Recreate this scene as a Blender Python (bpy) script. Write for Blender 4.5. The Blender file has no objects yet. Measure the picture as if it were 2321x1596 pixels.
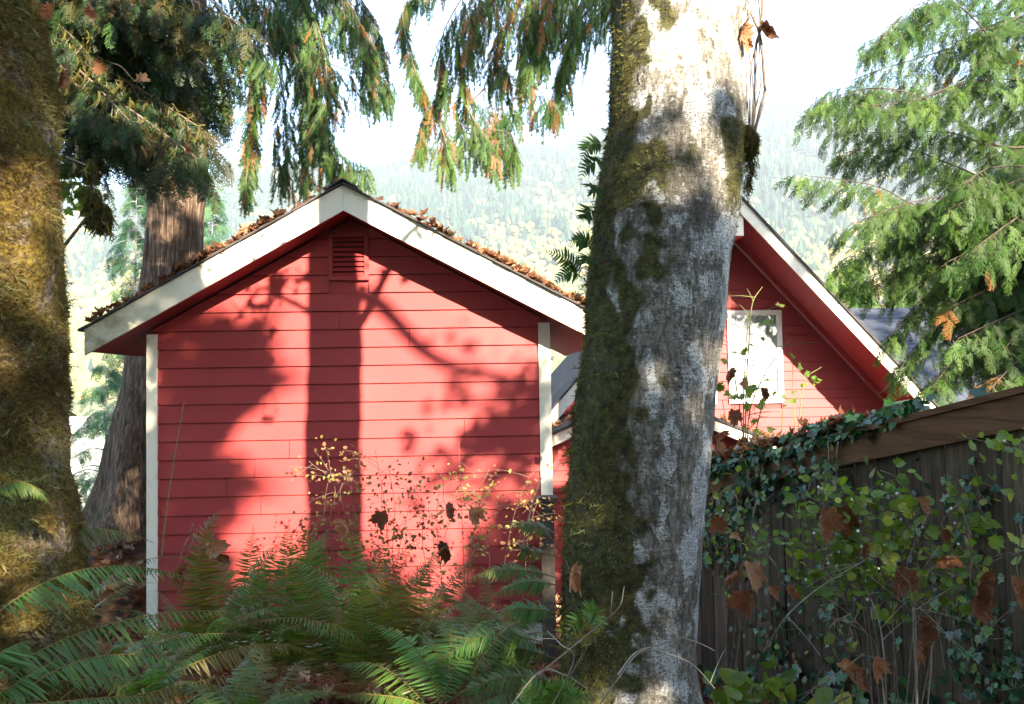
import bpy, math, random
import numpy as np
from mathutils import Vector, Matrix, noise
R = math.radians
scene = bpy.context.scene
C = scene.collection

# ---------------------------------------------------------------- camera, sky, sun, exposure
PITCH, ROLL, LENS = 2.2, 0.95, 30.0
EYE = Vector((0, 0, 1.6))
fwd = Vector((0, math.cos(R(PITCH)), math.sin(R(PITCH))))
r0 = Vector((1, 0, 0)); u0 = r0.cross(fwd)
right = (r0 * math.cos(R(ROLL)) - u0 * math.sin(R(ROLL))).normalized()
up = right.cross(fwd).normalized()
cam_d = bpy.data.cameras.new('camera'); cam = bpy.data.objects.new('camera', cam_d); C.objects.link(cam)
M = Matrix((right, up, -fwd)).transposed().to_4x4(); M.translation = EYE
cam.matrix_world = M
cam_d.lens = LENS; cam_d.sensor_width = 36; cam_d.clip_start = 0.05; cam_d.clip_end = 9000
scene.camera = cam

SUN_DIR = Vector((-0.46, 1.0, -0.49)).normalized()          # the way the light travels
SUN_STRENGTH, SKY_STRENGTH, EXPOSURE = 5.0, 0.15, 2.62
to_sun = -SUN_DIR
world = bpy.data.worlds.new('World'); scene.world = world; world.use_nodes = True
wt = world.node_tree; wt.nodes.clear()
sky = wt.nodes.new('ShaderNodeTexSky'); sky.sky_type = 'NISHITA'; sky.sun_disc = False
sky.sun_elevation = math.asin(to_sun.z); sky.sun_rotation = math.atan2(to_sun.x, to_sun.y)
sky.air_density = 1.0; sky.dust_density = .5; sky.ozone_density = 2.0
bg = wt.nodes.new('ShaderNodeBackground'); bg.inputs[1].default_value = SKY_STRENGTH
wo = wt.nodes.new('ShaderNodeOutputWorld')
wt.links.new(sky.outputs[0], bg.inputs[0]); wt.links.new(bg.outputs[0], wo.inputs[0])
sl = bpy.data.lights.new('sun', 'SUN'); sl.energy = SUN_STRENGTH; sl.angle = R(0.53); sl.color = (1, 0.90, 0.74)
so = bpy.data.objects.new('sun', sl); C.objects.link(so); so.location = (0, 0, 60)
so.rotation_euler = SUN_DIR.to_track_quat('-Z', 'Y').to_euler()
scene.view_settings.view_transform = 'Standard'; scene.view_settings.look = 'None'
scene.view_settings.exposure = EXPOSURE; scene.view_settings.gamma = 1
scene.view_settings.use_curve_mapping = False
scene.cycles.use_denoising = True
scene.cycles.max_bounces = 8; scene.cycles.transparent_max_bounces = 6
scene.cycles.volume_bounces = 0
scene.cycles.sample_clamp_indirect = 8

# ---------------------------------------------------------------- survey: photo measurements to places in the world
F = 2321 * LENS / 36.0
def ray(px, py): return fwd + right * ((px - 1160.5) / F) + up * ((798 - py) / F)
def P(px, py, Y):
    d = ray(px, py); return EYE + d * (Y / d.y)

# ---------------------------------------------------------------- mesh building with numpy
class MB:
    def __init__(s): s.V = []; s.Q = []; s.n = 0
    def add(s, V, faces, mat=0, tint=0.5):
        V = np.asarray(V, float).reshape(-1, 3)
        if isinstance(faces, np.ndarray): groups = [faces]
        else:
            d = {}
            for f in faces: d.setdefault(len(f), []).append(f)
            groups = [np.array(g) for g in d.values()]
        for g in groups:
            if len(g): s.Q.append((g + s.n, mat, tint if np.ndim(tint) else np.full(len(g), float(tint))))
        s.V.append(V); s.n += len(V)
        return s
    def box(s, lo, hi, mat=0, tint=0.5, M=None):
        x0, y0, z0 = lo; x1, y1, z1 = hi
        V = np.array([(x0,y0,z0),(x1,y0,z0),(x1,y1,z0),(x0,y1,z0),(x0,y0,z1),(x1,y0,z1),(x1,y1,z1),(x0,y1,z1)], float)
        if M is not None: V = np.array([M @ Vector(v) for v in V])
        s.add(V, [(0,3,2,1),(4,5,6,7),(0,1,5,4),(1,2,6,5),(2,3,7,6),(3,0,4,7)], mat, tint); return s
    def prism(s, poly, y0, y1, M=None, mat=0):               # poly: (x, z) outline, extruded along y
        n = len(poly)
        V = [(x, y0, z) for x, z in poly] + [(x, y1, z) for x, z in poly]
        if M is not None: V = [M @ Vector(v) for v in V]
        fs = [tuple(range(n)), tuple(range(2*n-1, n-1, -1))] + [((i+1) % n, i, n+i, n+(i+1) % n) for i in range(n)]
        s.add(np.array([tuple(v) for v in V]), fs, mat); return s
    def tube(s, pts, rad, n=6, mat=0, tint=0.5, cap=True):
        pts = np.array([tuple(p) for p in pts], float); k = len(pts)
        rad = np.broadcast_to(np.asarray(rad, float), (k,))
        T = np.gradient(pts, axis=0); T /= np.linalg.norm(T, axis=1)[:, None] + 1e-9
        ref = np.array([0.31, 0.17, 0.93]) if abs(T[:, 2]).mean() < 0.8 else np.array([1, .1, 0.])
        A = np.cross(T, ref); A /= np.linalg.norm(A, axis=1)[:, None] + 1e-9
        B = np.cross(T, A)
        a = np.linspace(0, 2*math.pi, n, endpoint=False)
        V = pts[:, None] + rad[:, None, None] * (np.cos(a)[None, :, None]*A[:, None] + np.sin(a)[None, :, None]*B[:, None])
        i = np.arange(k-1)[:, None]*n; j = np.arange(n)[None]
        q = np.stack([i+j, i+(j+1) % n, i+n+(j+1) % n, i+n+j], -1).reshape(-1, 4)
        b = s.n
        s.add(V.reshape(-1, 3), q, mat, tint)
        if cap: s.Q.append((np.array([[b + (k-1)*n + t for t in range(n)]]), mat, np.array([float(np.mean(tint))])))
        return s
    def inst(s, tpl, O, Yd, N, S, mat=0, tint=None):
        """copies of a template (V, faces) at O with its y axis along Yd, its z axis near N, scaled S"""
        V, Fc = tpl; O = np.asarray(O, float); k = len(O)
        if k == 0: return s
        Yd = np.asarray(Yd, float); Yd = Yd / (np.linalg.norm(Yd, axis=1)[:, None] + 1e-9)
        N = np.asarray(N, float); X = np.cross(Yd, N); X /= np.linalg.norm(X, axis=1)[:, None] + 1e-9
        Z = np.cross(X, Yd); S = np.broadcast_to(np.asarray(S, float), (k,))
        W = (V[None, :, 0, None]*X[:, None] + V[None, :, 1, None]*Yd[:, None] + V[None, :, 2, None]*Z[:, None]) * S[:, None, None] + O[:, None]
        if tint is None: tint = np.full(k, .5)
        tint = np.broadcast_to(np.asarray(tint, float), (k,))
        nv = len(V)
        for g in (Fc if isinstance(Fc, list) else [Fc]):
            G = (g[None] + (np.arange(k)*nv)[:, None, None]).reshape(-1, g.shape[1])
            s.Q.append((G + s.n, mat, np.repeat(tint, len(g))))
        s.V.append(W.reshape(-1, 3)); s.n += k*nv
        return s
    def build(s, name, mats, parent=None, smooth=False):
        me = bpy.data.meshes.new(name)
        V = np.concatenate(s.V); me.vertices.add(len(V)); me.vertices.foreach_set('co', V.astype(np.float32).ravel())
        idx = np.concatenate([q.ravel() for q, m, t in s.Q]).astype(np.int32)
        tot = np.concatenate([np.full(len(q), q.shape[1]) for q, m, t in s.Q])
        st = np.concatenate([[0], np.cumsum(tot)[:-1]]).astype(np.int32)
        me.loops.add(len(idx)); me.loops.foreach_set('vertex_index', idx)
        me.polygons.add(len(tot)); me.polygons.foreach_set('loop_start', st)
        mi = np.concatenate([np.full(len(q), m) for q, m, t in s.Q]).astype(np.int32)
        for m in (mats if isinstance(mats, (list, tuple)) else [mats]): me.materials.append(m)
        me.polygons.foreach_set('material_index', mi)
        me.polygons.foreach_set('use_smooth', np.full(len(tot), bool(smooth)))
        me.update(calc_edges=True)
        a = me.attributes.new('tint', 'FLOAT', 'FACE')
        a.data.foreach_set('value', np.concatenate([t for q, m, t in s.Q]).astype(np.float32))
        o = bpy.data.objects.new(name, me); C.objects.link(o)
        if parent is not None:
            o.parent = parent; o.matrix_parent_inverse = Matrix.Translation(-Vector(parent.location))
        return o

def tag(o, label=None, cat=None, group=None, kind=None):
    if label: o['label'] = label
    if cat: o['category'] = cat
    if group: o['group'] = group
    if kind: o['kind'] = kind
    return o
def thing(name, label, cat, loc=(0, 0, 0), group=None):
    o = bpy.data.objects.new(name, None); C.objects.link(o); o.location = loc; o.empty_display_size = .2
    return tag(o, label, cat, group)

def bez(p0, p1, p2, n):
    p0, p1, p2 = (np.array(tuple(p), float) for p in (p0, p1, p2)); t = np.linspace(0, 1, n)[:, None]
    return p0*(1-t)**2 + 2*p1*t*(1-t) + p2*t*t
def spline(pts, n):                                             # Catmull-Rom through the points
    p = np.array([tuple(q) for q in pts], float)
    p = np.vstack([2*p[0]-p[1], p, 2*p[-1]-p[-2]]); m = len(p)-3
    out = []
    for t in np.linspace(0, m-1e-6, n):
        i = int(t); f = t-i; a, b, c, d = p[i:i+4]
        out.append(.5*((2*b)+(-a+c)*f+(2*a-5*b+4*c-d)*f*f+(-a+3*b-3*c+d)*f**3))
    return np.array(out)
def unit(v): v = np.asarray(v, float); return v/(np.linalg.norm(v, axis=-1, keepdims=True)+1e-9)
def sstep(a, b, x): t = np.clip((x-a)/(b-a), 0, 1); return t*t*(3-2*t)

# ---------------------------------------------------------------- materials
def nodes(name):
    m = bpy.data.materials.new(name); m.use_nodes = True; t = m.node_tree; t.nodes.clear()
    return m, t
class NT:
    def __init__(s, name):
        s.m, s.t = nodes(name); s.co = s.t.nodes.new('ShaderNodeTexCoord')
        s.out = s.t.nodes.new('ShaderNodeOutputMaterial')
    def n(s, typ, **kw):
        x = s.t.nodes.new(typ)
        for k, v in kw.items(): setattr(x, k, v)
        return x
    def link(s, a, b): s.t.links.new(a, b)
    def mapping(s, scale=(1, 1, 1), src='Object', rot=(0, 0, 0)):
        m = s.n('ShaderNodeMapping'); m.inputs['Scale'].default_value = scale; m.inputs['Rotation'].default_value = rot
        s.link(s.co.outputs[src], m.inputs[0]); return m.outputs[0]
    def noise(s, scale, vec=None, detail=4, rough=.55, dist=0):
        x = s.n('ShaderNodeTexNoise'); x.inputs['Scale'].default_value = scale; x.inputs['Detail'].default_value = detail
        x.inputs['Roughness'].default_value = rough; x.inputs['Distortion'].default_value = dist
        s.link(vec if vec is not None else s.co.outputs['Object'], x.inputs['Vector']); return x.outputs['Fac']
    def ramp(s, fac, stops, interp='LINEAR'):
        x = s.n('ShaderNodeValToRGB'); x.color_ramp.interpolation = interp; e = x.color_ramp.elements
        while len(e) < len(stops): e.new(0.5)
        for i, (p, c) in enumerate(stops):
            e[i].position = p; e[i].color = (*c, 1) if np.ndim(c) else (c, c, c, 1)
        s.link(fac, x.inputs[0]); return x.outputs[0]
    def mix(s, f, a, b, mode='MIX'):
        x = s.n('ShaderNodeMix', data_type='RGBA', blend_type=mode)
        for v, i in ((f, 0), (a, 6), (b, 7)):
            if hasattr(v, 'links') or hasattr(v, 'is_linked'): s.link(v, x.inputs[i])
            elif i == 0: x.inputs[0].default_value = v
            else: x.inputs[i].default_value = (*v, 1)
        return x.outputs[2]
    def math(s, op, a, b=0.0, c=0.0):
        x = s.n('ShaderNodeMath', operation=op)
        for i, v in enumerate((a, b, c)):
            if hasattr(v, 'is_linked'): s.link(v, x.inputs[i])
            else: x.inputs[i].default_value = v
        return x.outputs[0]
    def bump(s, h, strength=.4, dist=.01, normal=None):
        b = s.n('ShaderNodeBump'); b.inputs['Strength'].default_value = strength; b.inputs['Distance'].default_value = dist
        s.link(h, b.inputs['Height'])
        if normal is not None: s.link(normal, b.inputs['Normal'])
        return b.outputs[0]
    def bsdf(s, col, rough=.8, normal=None, spec=.3, metal=0):
        b = s.n('ShaderNodeBsdfPrincipled')
        if hasattr(col, 'is_linked'): s.link(col, b.inputs['Base Color'])
        else: b.inputs['Base Color'].default_value = (*col, 1)
        if hasattr(rough, 'is_linked'): s.link(rough, b.inputs['Roughness'])
        else: b.inputs['Roughness'].default_value = rough
        b.inputs['Specular IOR Level'].default_value = spec; b.inputs['Metallic'].default_value = metal
        if normal is not None: s.link(normal, b.inputs['Normal'])
        return b.outputs[0]
    def done(s, shader): s.link(shader, s.out.inputs[0]); return s.m

def leaf_mat(name, stops, rough=.45, trans=.35, spec=.4, vary=.25, tscale=(1.1, 1.15, .6)):
    """leaf colour from the 'tint' carried by each leaf, some light passing through it"""
    k = NT(name); a = k.n('ShaderNodeAttribute'); a.attribute_name = 'tint'
    col = k.ramp(a.outputs['Fac'], stops)
    g = k.n('ShaderNodeNewGeometry')
    v = k.math('MULTIPLY_ADD', g.outputs['Random Per Island'], 2*vary, 1-vary)
    h = k.n('ShaderNodeHueSaturation'); k.link(col, h.inputs['Color']); k.link(v, h.inputs['Value'])
    col = h.outputs[0]
    nz = k.noise(60, detail=2)
    b = k.bsdf(col, rough, k.bump(nz, .25, .003), spec)
    tr = k.n('ShaderNodeBsdfTranslucent')
    k.link(k.mix(1.0, col, tscale, 'MULTIPLY'), tr.inputs[0])
    mx = k.n('ShaderNodeMixShader'); mx.inputs[0].default_value = trans
    k.link(b, mx.inputs[1]); k.link(tr.outputs[0], mx.inputs[2])
    return k.done(mx.outputs[0])

def m_paint_red():
    k = NT('red_paint')
    grain = k.noise(30, k.mapping((1.2, 1.2, 26)), 5, .6)
    big = k.noise(1.3, detail=3)
    col = k.mix(k.ramp(big, [(.35, 0.), (.7, 1.)]), (.285, .026, .024), (.345, .037, .032))
    col = k.mix(k.ramp(grain, [(.58, 0.), (.8, .35)]), col, (.25, .024, .03))
    x = k.n('ShaderNodeSeparateXYZ'); k.link(k.co.outputs['Object'], x.inputs[0])          # soil splashed up the lowest boards
    sp = k.math('MULTIPLY', k.ramp(x.outputs[2], [(0., .55), (.25, 0.)]), k.ramp(k.noise(7, detail=6, rough=.7), [(.45, 0.), (.7, 1.)]))
    col = k.mix(sp, col, (.10, .06, .035))
    st = k.noise(2.2, k.mapping((6, 6, .5)), 5, .6); col = k.mix(k.ramp(st, [(.58, 0.), (.8, .25)]), col, (.21, .026, .026))
    return k.done(k.bsdf(col, .55, k.bump(grain, .3, .004), .3))
def m_trim():
    k = NT('cream_trim_paint')
    g = k.noise(24, k.mapping((1, 1, 6)), 4); st = k.noise(5, k.mapping((1, 1, .5)), 6, .7)
    col = k.mix(k.ramp(st, [(.5, 0.), (.75, .55)]), (.72, .66, .52), (.42, .38, .26))
    return k.done(k.bsdf(col, .6, k.bump(g, .2, .003), .3))
def m_trim_dirty():
    k = NT('weathered_cream_trim_paint')
    g = k.noise(24, k.mapping((1, 1, 6)), 4); st = k.noise(3.5, k.mapping((1, 1, 1.6)), 6, .7)
    x = k.n('ShaderNodeSeparateXYZ'); k.link(k.co.outputs['Object'], x.inputs[0])
    end = k.ramp(k.math('MULTIPLY_ADD', x.outputs[0], -1.0, -2.8), [(.05, 0.), (.85, 1.)])     # algae gathers at the low left end
    f = k.math('MULTIPLY', k.ramp(st, [(.34, .3), (.62, 1.)]), end)
    st2 = k.ramp(k.noise(9, detail=5), [(.55, 0.), (.8, .4)])
    col = k.mix(st2, (.72, .66, .52), (.48, .43, .3)); col = k.mix(f, col, (.16, .15, .06))
    return k.done(k.bsdf(col, .65, k.bump(g, .2, .003), .3))
def m_simple(name, c1, c2, scale, rough=.8, bump=.3, map_scale=(1, 1, 1), lo=.35, hi=.65, dist=.01, spec=.3):
    k = NT(name); n = k.noise(scale, k.mapping(map_scale), 5, .6)
    return k.done(k.bsdf(k.mix(k.ramp(n, [(lo, 0.), (hi, 1.)]), c1, c2), rough, k.bump(n, bump, dist), spec))
def m_bark_grey():
    """alder-like bark: grey-brown with dark pits and pale lichen blotches, mossy on its left"""
    k = NT('grey_bark_with_lichen')
    a = k.noise(7, k.mapping((1.2, 1.2, .8)), 8, .72, .4); f = k.noise(60, k.mapping((1, 1, .35)), 5, .65)
    f2 = k.noise(130, k.mapping((1, 1, 1.6)), 3, .6); hz = k.noise(22, k.mapping((1, 1, 4)), 4)
    col = k.ramp(f, [(.3, (.045, .038, .03)), (.5, (.17, .15, .12)), (.72, (.34, .31, .265))])
    a2 = k.noise(8, k.mapping((1.15, 1.15, .75)), 6, .62, .25); lich = k.ramp(a2, [(.505, 0.), (.54, 1.)])
    pit = k.ramp(f2, [(.36, (.14, .12, .10)), (.5, (.52, .52, .49)), (.7, (.62, .62, .60))])
    col = k.mix(k.math('MULTIPLY', lich, .85), col, pit)
    b = k.noise(4.0, k.mapping((1, 1, .6)), 6, .7, .6)
    col = k.mix(k.ramp(b, [(.52, 0.), (.62, .75)]), col, (.055, .048, .034))
    sp = k.noise(90, k.mapping((1, 1, 2.2)), 3, .7); col = k.mix(k.ramp(sp, [(.56, 0.), (.62, .8)]), col, (.035, .03, .024))
    sp2 = k.noise(38, k.mapping((1, 1, 1.3)), 5, .75); col = k.mix(k.ramp(sp2, [(.58, 0.), (.64, .7)]), col, (.44, .43, .39))
    g = k.n('ShaderNodeNewGeometry'); x = k.n('ShaderNodeSeparateXYZ'); k.link(g.outputs['Normal'], x.inputs[0])
    at = k.n('ShaderNodeAttribute'); at.attribute_name = 'moss'; side = k.math('ADD', at.outputs['Fac'], k.math('MULTIPLY', k.noise(20, detail=6, rough=.7), .9))
    mo = k.ramp(k.math('SUBTRACT', side, .4), [(.32, 0.), (.62, .95)])
    mc = k.ramp(k.noise(35, detail=4), [(.35, (.02, .018, .008)), (.6, (.075, .07, .02)), (.8, (.13, .12, .03))])
    col = k.mix(mo, col, mc)
    h = k.math('ADD', k.math('MULTIPLY', f, .6), k.math('MULTIPLY', k.math('ADD', a, k.math('MULTIPLY', hz, .5)), 1.0))
    return k.done(k.bsdf(col, .9, k.bump(h, .9, .018), .2))
def m_bark_moss():
    k = NT('mossy_bark'); a = k.noise(5, detail=8, rough=.7, dist=.5); f = k.noise(55, detail=5)
    bark = k.ramp(f, [(.35, (.05, .035, .022)), (.6, (.2, .15, .11)), (.78, (.42, .37, .32))])
    mo = k.ramp(f, [(.3, (.035, .022, .005)), (.55, (.11, .075, .015)), (.75, (.2, .14, .03))])
    col = k.mix(k.ramp(a, [(.38, 0.), (.5, 1.)]), bark, mo)
    return k.done(k.bsdf(col, .95, k.bump(k.math('ADD', a, f), .9, .02), .1))
def m_bark_cedar():
    k = NT('fibrous_cedar_bark'); v = k.mapping((14, 14, .9)); f = k.noise(2.2, v, 6, .65, .6); a = k.noise(1.6, detail=4)
    col = k.ramp(f, [(.34, (.025, .015, .010)), (.5, (.085, .052, .034)), (.68, (.22, .16, .115))])
    col = k.mix(k.ramp(a, [(.5, 0.), (.75, .4)]), col, (.06, .075, .03))
    return k.done(k.bsdf(col, .9, k.bump(f, 1.0, .04), .15))
def m_shingle(name, c1, c2, c3):
    k = NT(name); n = k.noise(3, detail=5); g = k.noise(160, detail=2)
    col = k.mix(k.ramp(n, [(.35, 0.), (.7, 1.)]), c1, c2); col = k.mix(k.ramp(g, [(.5, 0.), (.75, .5)]), col, c3)
    return k.done(k.bsdf(col, .9, k.bump(g, .5, .004), .2))
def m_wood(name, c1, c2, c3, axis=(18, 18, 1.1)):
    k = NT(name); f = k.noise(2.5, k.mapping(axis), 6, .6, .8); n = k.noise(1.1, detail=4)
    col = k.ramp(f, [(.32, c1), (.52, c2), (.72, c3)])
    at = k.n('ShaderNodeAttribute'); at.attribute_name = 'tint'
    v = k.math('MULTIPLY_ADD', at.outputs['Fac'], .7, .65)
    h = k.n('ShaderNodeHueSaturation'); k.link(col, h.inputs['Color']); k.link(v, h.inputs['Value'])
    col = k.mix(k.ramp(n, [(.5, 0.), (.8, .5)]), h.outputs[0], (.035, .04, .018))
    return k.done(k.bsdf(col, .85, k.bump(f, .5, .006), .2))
def m_ground():
    k = NT('forest_floor_and_valley_soil')
    x = k.n('ShaderNodeSeparateXYZ'); k.link(k.co.outputs['Object'], x.inputs[0])
    n = k.noise(9, detail=6); near = k.ramp(n, [(.35, (.03, .018, .01)), (.6, (.085, .045, .022)), (.8, (.14, .07, .03))])
    n2 = k.noise(.02, detail=6); far = k.ramp(n2, [(.3, (.30, .31, .16)), (.5, (.48, .46, .34)), (.7, (.56, .54, .46))])
    f = k.ramp(k.math('DIVIDE', x.outputs[1], 100.), [(.12, 0.), (.3, 1.)])
    return k.done(k.bsdf(k.mix(f, near, far), .95, k.bump(n, .6, .03), .1))
def m_hill():
    k = NT('forested_hillside_soil'); n = k.noise(.012, detail=8)
    return k.done(k.bsdf(k.ramp(n, [(.35, (.03, .055, .025)), (.55, (.07, .10, .035)), (.7, (.16, .16, .06))]), .95, None, .1))

MAT = dict(
    red=m_paint_red(), trim=m_trim(), trim_dirty=m_trim_dirty(),
    red_soffit=m_simple('red_soffit_paint', (.16, .017, .018), (.20, .022, .022), 6, .6, .15),  # darker copy of the red, eave shade put into the colour
    dark_gap=m_simple('dark_crawl_space_boards', (.012, .010, .009), (.03, .024, .02), 8),  # near-black colour standing in for shade under the floor and behind the slats
    skirt=m_simple('weathered_pale_beam', (.36, .3, .24), (.55, .48, .40), 9, .8, .3, (1, 1, 5)),
    bark=m_bark_grey(), bark_moss=m_bark_moss(), bark_cedar=m_bark_cedar(),
    bark_twig=m_simple('brown_twig_bark', (.09, .06, .04), (.2, .15, .11), 30),
    twig_pale=m_simple('pale_dry_twig', (.17, .13, .095), (.28, .23, .175), 30),
    twig_green=m_simple('yellow_green_stem', (.11, .12, .035), (.19, .17, .06), 30),
    bark_thin=m_simple('smooth_grey_conifer_bark', (.16, .15, .14), (.3, .28, .27), 12, .9, .3, (1, 1, 3)),
    shingle=m_shingle('brown_black_asphalt_shingles', (.035, .03, .03), (.075, .062, .055), (.12, .10, .09)),
    shingle_grey=m_shingle('blue_grey_asphalt_shingles', (.035, .040, .052), (.06, .066, .082), (.095, .10, .115)),
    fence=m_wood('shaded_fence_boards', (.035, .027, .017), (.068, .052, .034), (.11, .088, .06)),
    cap=m_wood('brown_fence_cap', (.06, .031, .015), (.11, .058, .028), (.15, .085, .045), (1.2, 1.2, 14)),
    ground=m_ground(), hill=m_hill(),
    moss_gold=leaf_mat('golden_moss_strands', [(0., (.04, .025, .012)), (.35, (.12, .075, .028)), (.65, (.19, .145, .05)), (.85, (.21, .20, .075)), (1., (.21, .24, .11))], .8, .3, .1, .4),
    moss_dark=leaf_mat('olive_moss_strands', [(0., (.022, .018, .007)), (.5, (.085, .072, .018)), (.8, (.16, .15, .03)), (1., (.25, .24, .09))], .8, .25, .1),
    fern=leaf_mat('sword_fern_green', [(0., (.18, .09, .015)), (.3, (.14, .105, .012)), (.5, (.09, .12, .012)), (.72, (.07, .16, .022)), (1., (.11, .24, .035))], .42, .42, .45, .25),
    cedar=leaf_mat('cedar_foliage', [(0., (.30, .12, .03)), (.12, (.20, .10, .025)), (.16, (.05, .085, .012)), (.55, (.038, .09, .016)), (1., (.10, .17, .025))], .55, .42, .3, .25),
    hemlock=leaf_mat('hemlock_needles', [(0., (.10, .06, .015)), (.2, (.055, .05, .012)), (.35, (.016, .032, .008)), (.7, (.026, .060, .013)), (1., (.06, .125, .022))], .5, .28, .3, .25),
    pale_conifer=leaf_mat('hemlock_needles_sunlit', [(0., (.03, .08, .045)), (.6, (.05, .12, .06)), (1., (.12, .2, .08))], .6, .35, .2, .2),  # paler copy of the hemlock needles, sunlight put into the colour
    post_wood=m_simple('dark_wet_post_wood', (.03, .022, .017), (.065, .05, .038), 14),
    licorice=leaf_mat('licorice_fern_green', [(0., (.07, .08, .012)), (.5, (.035, .10, .014)), (1., (.07, .15, .02))], .5, .3, .3, .15),
    cedar_twig=m_simple('dark_cedar_twig', (.045, .03, .02), (.09, .065, .045), 30),
    fern_stem=m_simple('brown_green_fern_stem', (.13, .075, .02), (.20, .13, .035), 30),
    ivy=leaf_mat('ivy_leaves', [(0., (.01, .035, .018)), (.5, (.018, .075, .035)), (.85, (.05, .15, .03)), (1., (.2, .3, .05))], .3, .15, .5, .2),
    snow_leaf=leaf_mat('snowberry_leaves', [(0., (.06, .10, .012)), (.5, (.11, .19, .018)), (.85, (.19, .26, .03)), (1., (.42, .42, .08))], .45, .45, .4, .2),
    huckle_leaf=leaf_mat('small_autumn_shrub_leaves', [(0., (.14, .055, .03)), (.4, (.26, .13, .05)), (.7, (.22, .22, .05)), (1., (.34, .33, .10))], .5, .4, .35, .2),
    dead=leaf_mat('dead_maple_leaves', [(0., (.06, .028, .016)), (.4, (.16, .066, .030)), (.75, (.28, .135, .065)), (1., (.42, .29, .18))], .7, .22, .2, .25, (1.15, .85, .6)),
    berry=m_simple('white_snowberries', (.75, .75, .7), (.85, .85, .8), 20, .4, .05),
    maple_leaf=leaf_mat('green_maple_leaves', [(0., (.09, .11, .015)), (.5, (.09, .17, .03)), (1., (.3, .32, .05))], .5, .45, .3, .2),
    shade_leaf=leaf_mat('dense_dark_leaves', [(0., (.03, .06, .015)), (.5, (.04, .10, .02)), (1., (.12, .16, .03))], .5, .3, .3, .2),
    far_conifer=leaf_mat('far_conifer_green', [(0., (.008, .028, .020)), (.6, (.018, .048, .028)), (1., (.045, .08, .035))], .9, .0, .1, .2),
    far_broadleaf=leaf_mat('far_broadleaf_yellow_green', [(0., (.12, .15, .04)), (.6, (.24, .24, .06)), (1., (.42, .30, .10))], .9, .1, .1, .2),
)

# ---------------------------------------------------------------- ground, hillside
def gz(x, y):
    x = np.asarray(x, float); y = np.asarray(y, float)
    z = -0.25*sstep(2.5, 5, y) - 0.75*sstep(4.5, 8.3, y) - 1.0*sstep(9, 16, y) - 20*sstep(18, 140, y)
    z = z + .95*np.exp(-(((x+4.7)/1.5)**2 + ((y-11.3)/2.2)**2)) + .35*np.exp(-(((x+3.2)/1.2)**2 + ((y-4.6)/2.2)**2))
    near = np.exp(-((y-4)/12)**2)
    z = z + near*(.04*np.sin(x*2.3+y*1.1) + .03*np.sin(x*5.1-y*3.7+1) + .015*np.sin(9*x+7*y)) + (1-near)*1.2*np.sin(x*.013+2)*np.cos(y*.011)*sstep(30, 200, y)
    return z
def sheet(xs, ys, fz):
    X, Y = np.meshgrid(xs, ys); V = np.stack([X, Y, fz(X, Y)], -1).reshape(-1, 3)
    n = len(xs); i = (np.arange(len(ys)-1)[:, None]*n + np.arange(n-1)[None]).reshape(-1)
    return V, np.stack([i, i+1, i+n+1, i+n], -1)
t = np.linspace(-1, 1, 260); xs = np.sinh(t*7.2)*2600/np.sinh(7.2)
ys = np.concatenate([np.linspace(-40, -2, 30, endpoint=False), np.linspace(-2, 12, 120, endpoint=False), 12+np.sinh(np.linspace(0, 5, 90))*900/np.sinh(5)])
b = MB(); b.add(*sheet(xs, ys, gz)); tag(b.build('ground', MAT['ground'], smooth=True), kind='structure')

ridge_px = np.interp(np.linspace(-3000, 3000, 121), [-3000, -1400, -800, -350, 50, 300, 700, 1200, 3000], [500, 420, 400, 360, 330, 285, 245, 220, 200])
def hillz(x, y):
    rz = (873-np.interp(x*2200/np.maximum(y, 1), np.linspace(-3000, 3000, 121), ridge_px))/F*2200 + 1.6
    t = (y-860)/(2200-860)
    z = -24 + (rz+24)*np.clip(t, 0, 1)**1.05*(t < 1) + (t >= 1)*((rz+24) - (t-1)*400)
    z = z + sstep(900, 1300, y)*(22*np.sin(x*.011+y*.004)*np.sin(y*.006+1) + 12*np.sin(x*.027-1+y*.013) + 6*np.sin(x*.06+y*.05))
    return z
b = MB(); b.add(*sheet(np.linspace(-2700, 2700, 160), np.linspace(860, 2500, 90), hillz)); tag(b.build('hillside', MAT['hill'], smooth=True), kind='structure')

rng = np.random.default_rng(7)
def cone_tpl(seed):
    r = np.random.default_rng(seed); V = []; Fc = []
    for z0, z1, rad in ((.08, .45, .24), (.28, .7, .18), (.5, 1.0, .12)):
        n = 7; b0 = len(V)
        for k in range(n):
            a = 2*math.pi*k/n; q = rad*r.uniform(.65, 1.2); V.append((q*math.cos(a), q*math.sin(a), z0+r.uniform(-.04, .04)))
        V.append((0, 0, z1))
        for k in range(n): Fc.append((b0+k, b0+(k+1) % n, b0+n))
    V = np.array(V)[:, [0, 2, 1]]; V[:, 2] *= -1                 # template's y is its up
    return V, np.array(Fc)
def blob_tpl(seed):
    r = np.random.default_rng(seed); V = []; Fc = []
    for c in range(5):
        o = np.array([r.uniform(-.3, .3), r.uniform(.3, .8), r.uniform(-.3, .3)]); rd = r.uniform(.2, .34); b0 = len(V)
        for i, (zz, q) in enumerate(((-.7, .7), (.2, 1.), (.8, .55))):
            for k in range(5):
                a = 2*math.pi*(k+.5*i)/5; s_ = rd*r.uniform(.8, 1.15); V.append(o+np.array([q*s_*math.cos(a), zz*s_, q*s_*math.sin(a)]))
        for i in range(2):
            for k in range(5): Fc += [(b0+i*5+k, b0+i*5+(k+1) % 5, b0+i*5+5+k), (b0+i*5+(k+1) % 5, b0+i*5+5+(k+1) % 5, b0+i*5+5+k)]
        V.append(o+np.array([0, rd, 0])); 
        for k in range(5): Fc.append((b0+10+k, b0+10+(k+1) % 5, len(V)-1))
    return np.array(V), np.array(Fc)
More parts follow.
